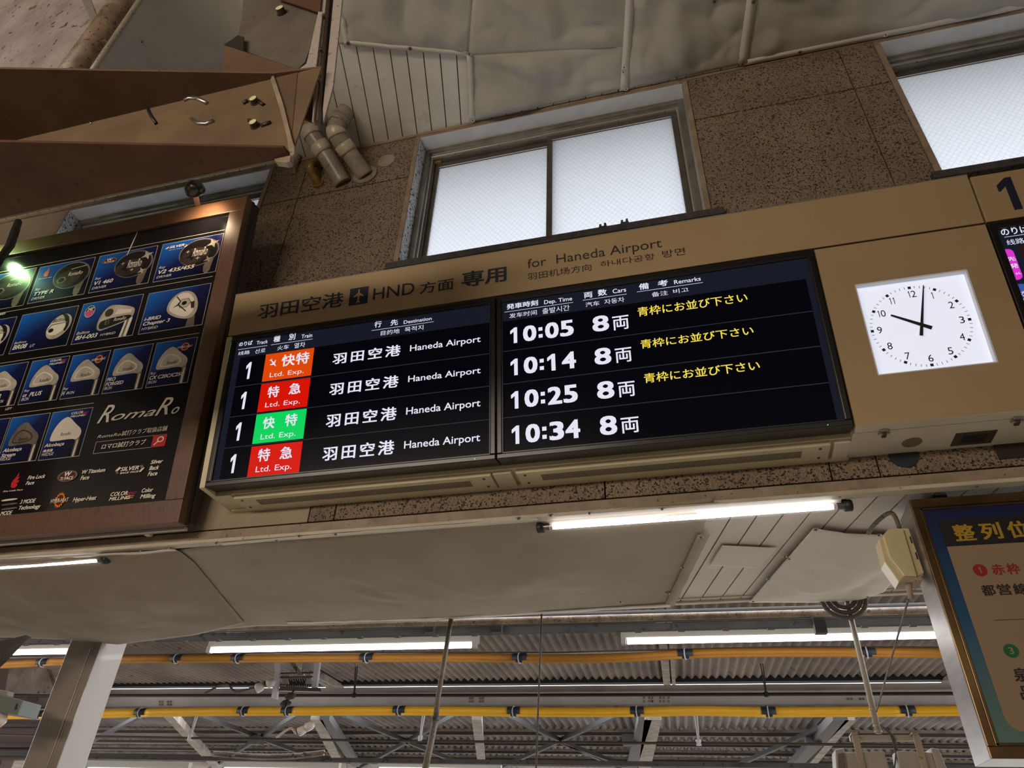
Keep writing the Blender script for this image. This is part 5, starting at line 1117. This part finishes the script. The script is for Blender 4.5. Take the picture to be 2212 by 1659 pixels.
for px in (1440, 690, 2080, 40): 
    s_ = sB(px, 1470, 10.5); beamB(canA, 'rafter', 'far_beige', s_ - .05, s_ + .05, 6.3, 11.15, 3.88, 3.975)
    beamB(canA, 'rafter', 'far_beige', s_ + .07, s_ + .12, 6.3, 11.15, 3.88, 3.975)
# girder
gz = [zB(1100, y, DG) for y in (1482, 1499, 1506, 1528)]
gird = struct(beamB(None, 'girder', 'girder', -14, 9, DG, DG + .1, gz[1], gz[0]))
gt = zB(1100, 1457 + 26, DG)
beamB(gird, 'upper_web', 'girder', -14, 9, DG + .01, DG + .08, zB(1100, 1497, DG), zB(1100, 1482, DG))
beamB(gird, 'ledge', 'girder', -14, 9, DG - .10, DG + .1, zB(1100, 1501, DG) - .01, zB(1100, 1499, DG))
beamB(gird, 'lower_web', 'girder_low', -14, 9, DG - .05, DG + .05, gz[3], gz[2] + .02)
beamB(gird, 'bottom_flange', 'far_beige', -14, 9, DG - .08, DG + .08, gz[3] - .02, gz[3])
def rivets(px0, py0, cols, rows_, dx, dy, D):
    for i in cols:
        for j in range(rows_):
            p = B(px0 + i * dx, py0 + j * dy, D); MB().disc(p, -BX, .014, .012, 10).build('rivet', 'far_beige', gird)
rivets(1015, 1508.5, (0, 1, 3.5, 4.5), 2, 6.3, 7, DG - .05); rivets(1391, 1507.5, (0, 1.8, 2.9, 5.6, 6.8, 8.5), 2, 6.3, 7.5, DG - .05); rivets(1832, 1510, (0, 1.2, 4.1, 5.3), 1, 6.3, 7, DG - .05); rivets(345, 1516, (0, 1, 3, 4), 2, 6, 6, DG - .05)
p0_, p1_ = B(1387, 1524, DG - .052), B(1452, 1503, DG - .052); b = MB().prism([B(1386, 1503, DG - .052), B(1451, 1502, DG - .052), B(1451.5, 1521, DG - .052), B(1387, 1522, DG - .052)], tuple(BX * .01)).build('splice_plate', 'girder_low', gird)
# far roof with purlins, rafters, bracing
RZ = 4.0
canB = struct(corr('roof_far', -24, 18, 12.9, 24, RZ, RZ, .15, .035, 'far_roof2'))
for y, hh in ((1577, .11), (1601, .10), (1619, .10), (1634, .10), (1646, .1)):
    D = float(onZ(1100, y, RZ - .05) @ BX); beamB(canB, 'purlin', 'far_steel', -24, 18, D, D + .10, RZ - .05 - hh * .8, RZ - .03)
    beamB(canB, 'purlin_lip', 'far_beige', -24, 18, D - .05, D, RZ - .05 - .03, RZ - .035)
zr = RZ - .30
def strut(a, b_, w_, z, m='brace_dark', nm='brace', th=.07):
    p = onZ(*a, z); q_ = onZ(*b_, z); d = q_ - p; d /= np.linalg.norm(d); n = V(-d[1], d[0], 0); MB().bar(p, q_, n * w_, V(0, 0, th)).build(nm, m, canB)
for a, b_ in (((436, 1546), (760, 1668)), ((645, 1542), (440, 1668)), ((745, 1546), (1020, 1660)), ((985, 1543), (760, 1668)), ((1095, 1545), (1340, 1660)), ((1330, 1545), (1060, 1668)), ((1200, 1598), (1345, 1652)), ((300, 1548), (200, 1600)), ((1560, 1668), (1830, 1545))): strut(a, b_, .07, zr)
for a, b_, w_, m in (((685, 1546), (745, 1668), .20, 'far_beige'), ((702, 1546), (770, 1650), .16, 'far_steel'), ((1030, 1546), (1042, 1662), .16, 'far_beige'), ((1410, 1546), (1390, 1664), .26, 'far_beige'), ((1393, 1546), (1362, 1664), .20, 'far_steel'), ((1815, 1546), (1700, 1668), .22, 'far_steel'), ((1835, 1546), (1735, 1668), .14, 'far_beige'), ((330, 1500), (480, 1668), .16, 'far_beige')): strut(a, b_, w_, zr - .05, m, 'rafter', .12)
for xx in (555, 1360, 1755): 
    p = onZ(xx, 1594, zr - .05); MB().box(p[0] - .12, p[0] + .12, p[1] - .1, p[1] + .1, p[2] - .12, p[2] + .05).build('gusset', 'far_steel', canB)
# long beam, conduits and lamp housings at the foot of the picture
lbm = struct(beamB(None, 'beam_far', 'tray', -24, 18, 11.5, 11.6, zB(1100, 1651, 11.5), zB(1100, 1641, 11.5)))
cA_ = thing('sagging_cables', 'pair of pale cables sagging under the far roof at the lower left', 'cable', B(620, 1640, 11.3))
for dz in (0, .05):
    MB().tube(bez([B(460, 1632, 11.3) + V(0, 0, dz), B(560, 1639, 11.3) + V(0, 0, dz), B(640, 1637, 11.3) + V(0, 0, dz), B(700, 1630, 11.3) + V(0, 0, dz)]), .018, 6).build('cable', 'far_beige', cA_, smooth=True)

# cable tray and pipes just beyond the soffit
DT = 5.6
tr_ = thing('cable_tray', 'dusty dark ladder cable tray with pipes above the track side lamps', 'tray', B(1100, 1360, DT))
for nm, m, y0, y1, D0, D1 in (('side_rail', 'tray', 1353, 1366, 0, .03), ('side_rail', 'tray', 1366, 1369, .12, .15)):
    beamB(tr_, nm, m, -12, 8, DT + D0, DT + D1, zB(1100, y1, DT + D0), zB(1100, y0, DT + D0))
for i in range(-30, 22): s_ = i * .33 + .1; beamB(tr_, 'rung', 'tray', s_, s_ + .05, DT + .03, DT + .09, zB(1100, 1366, DT), zB(1100, 1365, DT) + .01)
for y, D, r_, m in ((1341, DT - .1, .028, 'pipe_brown'), (1347, DT + .1, .018, 'steel_dark'), (1334, DT, .03, 'hose_dark')):
    z = zB(1100, y, D); MB().tube([bpt(-12, D, z), bpt(8, D, z)], r_, 12).build('pipe', m, tr_, smooth=True)
for px in (930, 1075, 1770): 
    p = B(px, 1352, DT - .02); beamB(tr_, 'clamp', 'far_steel', float(p @ AX) - .04, float(p @ AX) + .04, DT - .06, DT, p[2] - .06, p[2] + .09)

# fluorescent battens
DL = 6.1
def batten(label, xa_, ya_, xb_, yb_):
    p = B(xa_, ya_, DL); q_ = B(xb_, yb_, DL); z = (p[2] + q_[2]) / 2; s0, s1 = float(p @ AX), float(q_ @ AX)
    t = thing('batten_lamp', label, 'lamp', bpt((s0 + s1) / 2, DL, z), 'tube lamps along the track side')
    MB().tube([bpt(s0, DL, z), bpt(s1, DL, z)], .024, 14).build('light_tube', 'far_tube', t, smooth=True)
    beamB(t, 'housing', 'lamp_housing', s0 - .05, s1 + .05, DL - .01, DL + .09, z + .028, z + .125)
    for s_ in (s0 - .03, s1 + .03): beamB(t, 'socket', 'lamp_housing', s_ - .02, s_ + .02, DL - .02, DL + .03, z - .026, z + .03)
batten('long lit tube lamp over the track, left of the hanging cable bundle', 458, 1405, 1018, 1393); batten('long lit tube lamp over the track at the right, behind the speaker pole', 1355, 1386, 2060, 1371); batten('lit tube lamp over the track at the left edge, behind the column', -560, 1420, 148, 1408)
DL = 12.2
batten('distant lit tube lamp at the lower picture edge, left one', 190, 1664, 400, 1662); batten('distant lit tube lamp at the lower picture edge, second from left', 485, 1664, 725, 1662); batten('distant lit tube lamp at the lower picture edge, right of the cable bundle', 820, 1664, 1075, 1662)

# yellow insulating tubes
def ytube(label, pts, D, r, breaks, gap=None, ym='yellow_tube'):
    t = thing('yellow_line_cover', label, 'tube', B(*pts[0], D), 'yellow insulating covers on the overhead lines')
    path = bez([B(x, y, D) for x, y in pts], 10); S = [float(p @ AX) for p in path]
    def at(s_):
        for i in range(len(S) - 1):
            if S[i] <= s_ <= S[i + 1]: f = (s_ - S[i]) / (S[i + 1] - S[i]); return path[i] * (1 - f) + path[i + 1] * f
        return path[-1] if s_ > S[-1] else path[0]
    bs = [float(B(x, pts[0][1], D) @ AX) for x in breaks]; ed_ = [S[0]] + bs + [S[-1]]
    for k_, (a, b_) in enumerate(zip(ed_[:-1], ed_[1:])):
        a2 = a + .03; b2 = b_ - .03
        if gap and k_ == gap: continue
        n = 10; MB().tube([at(a2 + (b2 - a2) * i / n) for i in range(n + 1)], r, 14).build('sleeve', ym, t, smooth=True)
        MB().tube([at(a2 + (b2 - a2) * i / n) - V(0, 0, r * .78) - BX * r * .45 for i in range(n + 1)], r * .42, 8).build('lower_lip', ym, t, smooth=True)
    for s_ in bs:
        c_ = at(s_); c = MB().tube([c_ - AX * .065, c_ + AX * .065], r * 1.12, 14).build('coupler', 'coupler', t, smooth=True)
        MB().tube([c_ + V(0, 0, 0) + (BX * math.cos(a) + V(0, 0, 1) * math.sin(a)) * r * 1.18 + AX * .008 * math.cos(a) for a in [i * math.pi / 8 for i in range(17)]], .006, 5).build('tie', 'white_paint', c, smooth=True)
    MB().tube(path, .012, 6).build('line', 'rubber', t)
    return t
ytube('upper dull yellow cover tube over the overhead line', [(-120, 1441), (0, 1436), (250, 1425), (600, 1422), (1000, 1421), (1300, 1422), (1500, 1412), (1700, 1409), (2080, 1411)], 6.7, .038, (90, 377, 510, 790, 1122, 1483, 1880), ym='yellow_dull')
tag(MB().tube([B(-100, 1423, 6.72), B(600, 1410, 6.72), B(1200, 1410, 6.72), B(1700, 1398, 6.72), B(2080, 1399, 6.72)], .010, 6).build('messenger_wire', 'steel'), 'bright thin wire running along the top of the upper yellow tube', 'wire')
ytube('lower bright yellow cover tube over the overhead line', [(-120, 1546), (0, 1545), (200, 1542), (450, 1537), (650, 1536), (900, 1535), (1200, 1538), (1400, 1537), (1520, 1535), (1700, 1538), (2120, 1534)], 7.6, .042, (85, 303, 525, 620, 862, 1110, 1377, 1661, 1962))
tag(MB().tube([B(-200, 1503, 8.6), B(1100, 1502, 8.6), B(2100, 1498, 8.6)], .018, 8).build('black_cable', 'rubber'), 'straight black overhead cable in front of the girder', 'cable')
tag(MB().tube([B(-200, 1584, 7.6), B(500, 1596, 7.6), B(1100, 1603, 7.6), B(2200, 1611, 7.6)], .012, 8).build('contact_wire', 'steel_dark'), 'thin contact wire below the lower yellow tube', 'wire')
for i, (a, b_, D, m, pos) in enumerate((((425, 1546), (411, 1592), 7.6, 'white_paint', 'left of the pylon'), ((915, 1545), (908, 1594), 7.6, 'white_paint', 'beside the hanging cable bundle'), ((1503, 1546), (1509, 1603), 7.6, 'white_paint', 'right of the broad rafter'), ((770, 1440), (765, 1501), 8.6, 'far_steel', 'dark, behind the left lamp end'), ((1645, 1433), (1655, 1499), 8.6, 'far_steel', 'dark, under the right lamp'))):
    t = thing('line_hanger', 'slim hanger rod on the overhead line, %s' % pos, 'rod', B(*b_, D), 'hanger rods of the overhead lines')
    p, q_ = B(*a, D), B(*b_, D); MB().tube([p - AX * .012, q_ - AX * .004], .007, 6).build('rod', m, t); MB().tube([p + AX * .012, q_ + AX * .004], .007, 6).build('rod', m, t); MB().disc(q_ - V(0, 0, .03), (0, 0, 1), .025, .05, 8).build('clamp', m if m == 'white_paint' else 'far_black', t)

# white lattice support with mesh and insulators
DW = 8.3; py_ = thing('line_support', 'white steel frame with expanded mesh carrying insulators, left of centre', 'frame', B(640, 1500, DW))
def pw(pts, D, th, m, nm): return MB().prism([B(*p, D) for p in pts], tuple(BX * th)).build(nm, m, py_)
pw([(586, 1350), (607, 1350), (602, 1448), (597, 1510), (586, 1506), (594, 1448)], DW, .05, 'white_paint', 'post'); pw([(688, 1350), (700, 1350), (683, 1488), (673, 1486)], DW, .05, 'white_paint', 'post'); pw([(612, 1405), (632, 1405), (642, 1440), (634, 1455), (610, 1440)], DW + .1, .02, 'girder_low', 'plate')
for y in (1453, 1462, 1487, 1490): pw([(600, y), (686, y - 2), (686, y + 1), (600, y + 3)], DW + .05, .03, 'steel_dark', 'crossbar')
pw([(624, 1430), (634, 1430), (654, 1458), (644, 1458)], DW, .03, 'far_beige', 'diagonal'); pw([(604, 1482), (690, 1486), (690, 1494), (604, 1492)], DW - .02, .04, 'steel_dark', 'lower_beam')
b = MB()
for x0_, x1_, y0_, y1_ in ((652, 680, 1408, 1452), (606, 624, 1458, 1478), (660, 674, 1456, 1478)):
    for i in range(-8, 14):
        for sgn in (1, -1):
            xa2 = x0_ + i * 4.5; pts_ = []
            for yy in (y0_, y1_):
                xx = xa2 + sgn * (yy - y0_) * .5; pts_.append((min(max(xx, x0_), x1_), yy))
            if abs(pts_[0][0] - pts_[1][0]) > 4: b.tube([B(*pts_[0], DW + .08), B(*pts_[1], DW + .08)], .006, 4, False)
o = b.build('expanded_mesh', 'girder_low', py_); o['kind'] = 'stuff'
b = MB()
for i in range(12): b.tube([B(612 + i * 5, 1461, DW + .12), B(620 + i * 5, 1483, DW + .12)], .008, 4, False)
b.build('slat_panel', 'far_steel', py_)
def insul(label, pts, D, m, discs):
    t = thing('line_insulator', label, 'insulator', B(*pts[0], D)); p3 = [B(*p, D) for p in pts]
    MB().tube(bez(p3), .014, 8).build('arm', 'pink_dome' if m == 2 else 'cable_grey', t, smooth=True)
    for (x, y, r_) in discs:
        c_ = B(x, y, D); dr = (AX * .8 + V(0, 0, .35)); dr /= np.linalg.norm(dr)
        MB().tube([c_ - dr * .05, c_ - dr * .045, c_ + dr * .02, c_ + dr * .05], [r_ * .4, r_, r_ * .92, r_ * .35], 16).build('disc', 'porcelain', t, smooth=True); MB().disc(c_ - dr * .052, -dr, r_ * .55, .01, 12).build('cap', 'far_black', t)
    return t
insul('bent grey arm with two white insulators beside the white frame', [(443, 1498), (470, 1483), (492, 1479), (510, 1494), (553, 1484), (590, 1473)], 8.2, 1, ((562, 1484, .055), (586, 1475, .05)))
insul('small bent arm with two ringed insulators under the lower yellow tube', [(597, 1593), (615, 1580), (630, 1573), (640, 1583), (650, 1578)], 7.7, 2, ((654, 1577, .045), (670, 1568, .045)))
t = thing('line_insulator', 'stacked grey disc insulator joining the frame to the lower yellow tube', 'insulator', B(620, 1520, 7.9))
for x, y in ((627, 1503), (617, 1519)):
    c_ = B(x, y, 7.9); dr = V(0, 0, 1) - BX * .5; dr /= np.linalg.norm(dr); MB().tube([c_ - dr * .03, c_, c_ + dr * .03], [.05, .065, .03], 18).build('disc', 'tray', t, smooth=True)
MB().tube([B(612, 1538, 7.7), B(620, 1515, 7.9), B(634, 1492, 8.2)], .012, 8).build('rod', 'steel_dark', t)

# brown building behind the column and the grey box at the left edge
bw = struct(beamB(None, 'building_wall', 'brown_wall', -16, sB(70, 1480, 9.0), 9.0, 9.2, 1.6, zB(60, 1444, 9.0)))
bb2 = thing('signal_cabinet', 'brown steel-clad cabin wall glimpsed left of the column', 'building', B(40, 1600, 8.8))
for y0_, y1_, m in ((1555, 1640, 'brown_wall'), (1565, 1572, 'far_steel'), (1608, 1616, 'far_steel'), (1622, 1634, 'far_steel')):
    p = [B(-160, y0_, 8.7), B(100 - (y0_ - 1555) * .4, y0_, 8.7), B(100 - (y1_ - 1555) * .4, y1_, 8.7), B(-160, y1_, 8.7)]; MB().prism(p, tuple(BX * (.12 if m == 'brown_wall' else -.06))).build('cladding' if m == 'brown_wall' else 'rail', m, bb2)
MB().prism([B(20, 1443, 8.9), B(100, 1443, 8.9), B(120, 1498, 8.9), B(10, 1498, 8.9)], tuple(BX * .1)).build('upper_panel', 'far_beige', bb2)
gb = thing('camera_housing', 'grey-green box on a dusty bracket at the left picture edge', 'box', onY(20, 1530, 3.6))
def hb(pts, Y, th, m, nm): return MB().prism([onY(*p, Y) for p in pts], (0, th, 0)).build(nm, m, gb, bevel=.003)
hb([(-60, 1498), (8, 1502), (50, 1513), (38, 1545), (-6, 1538), (-70, 1530)], 3.55, .14, 'teal_box', 'case'); hb([(-30, 1484), (17, 1493), (14, 1503), (-30, 1498)], 3.6, .05, 'speaker_grey', 'bracket')
hb([(38, 1520), (36, 1532), (30, 1534), (31, 1530), (35, 1519)], 3.547, .004, 'rubber', 'cable_mark')
MB().tube([onY(-8, 1540, 3.6), onY(-6, 1552, 3.6), onY(-5, 1562, 3.6), onY(-4, 1570, 3.6)], [.05, .052, .045, .02], 18).build('lens_dome', 'pink_dome', gb, smooth=True)
tag(MB().prism([onY(0, 1385, 3.5), onY(56, 1372, 3.5), onY(44, 1377, 3.5), onY(0, 1424, 3.5), onY(-60, 1480, 3.5), onY(-60, 1440, 3.5)], (0, .05, 0)).build('edge_channel', 'steel_dark'), 'slanted grey metal channel at the left edge below the sheet', 'channel')
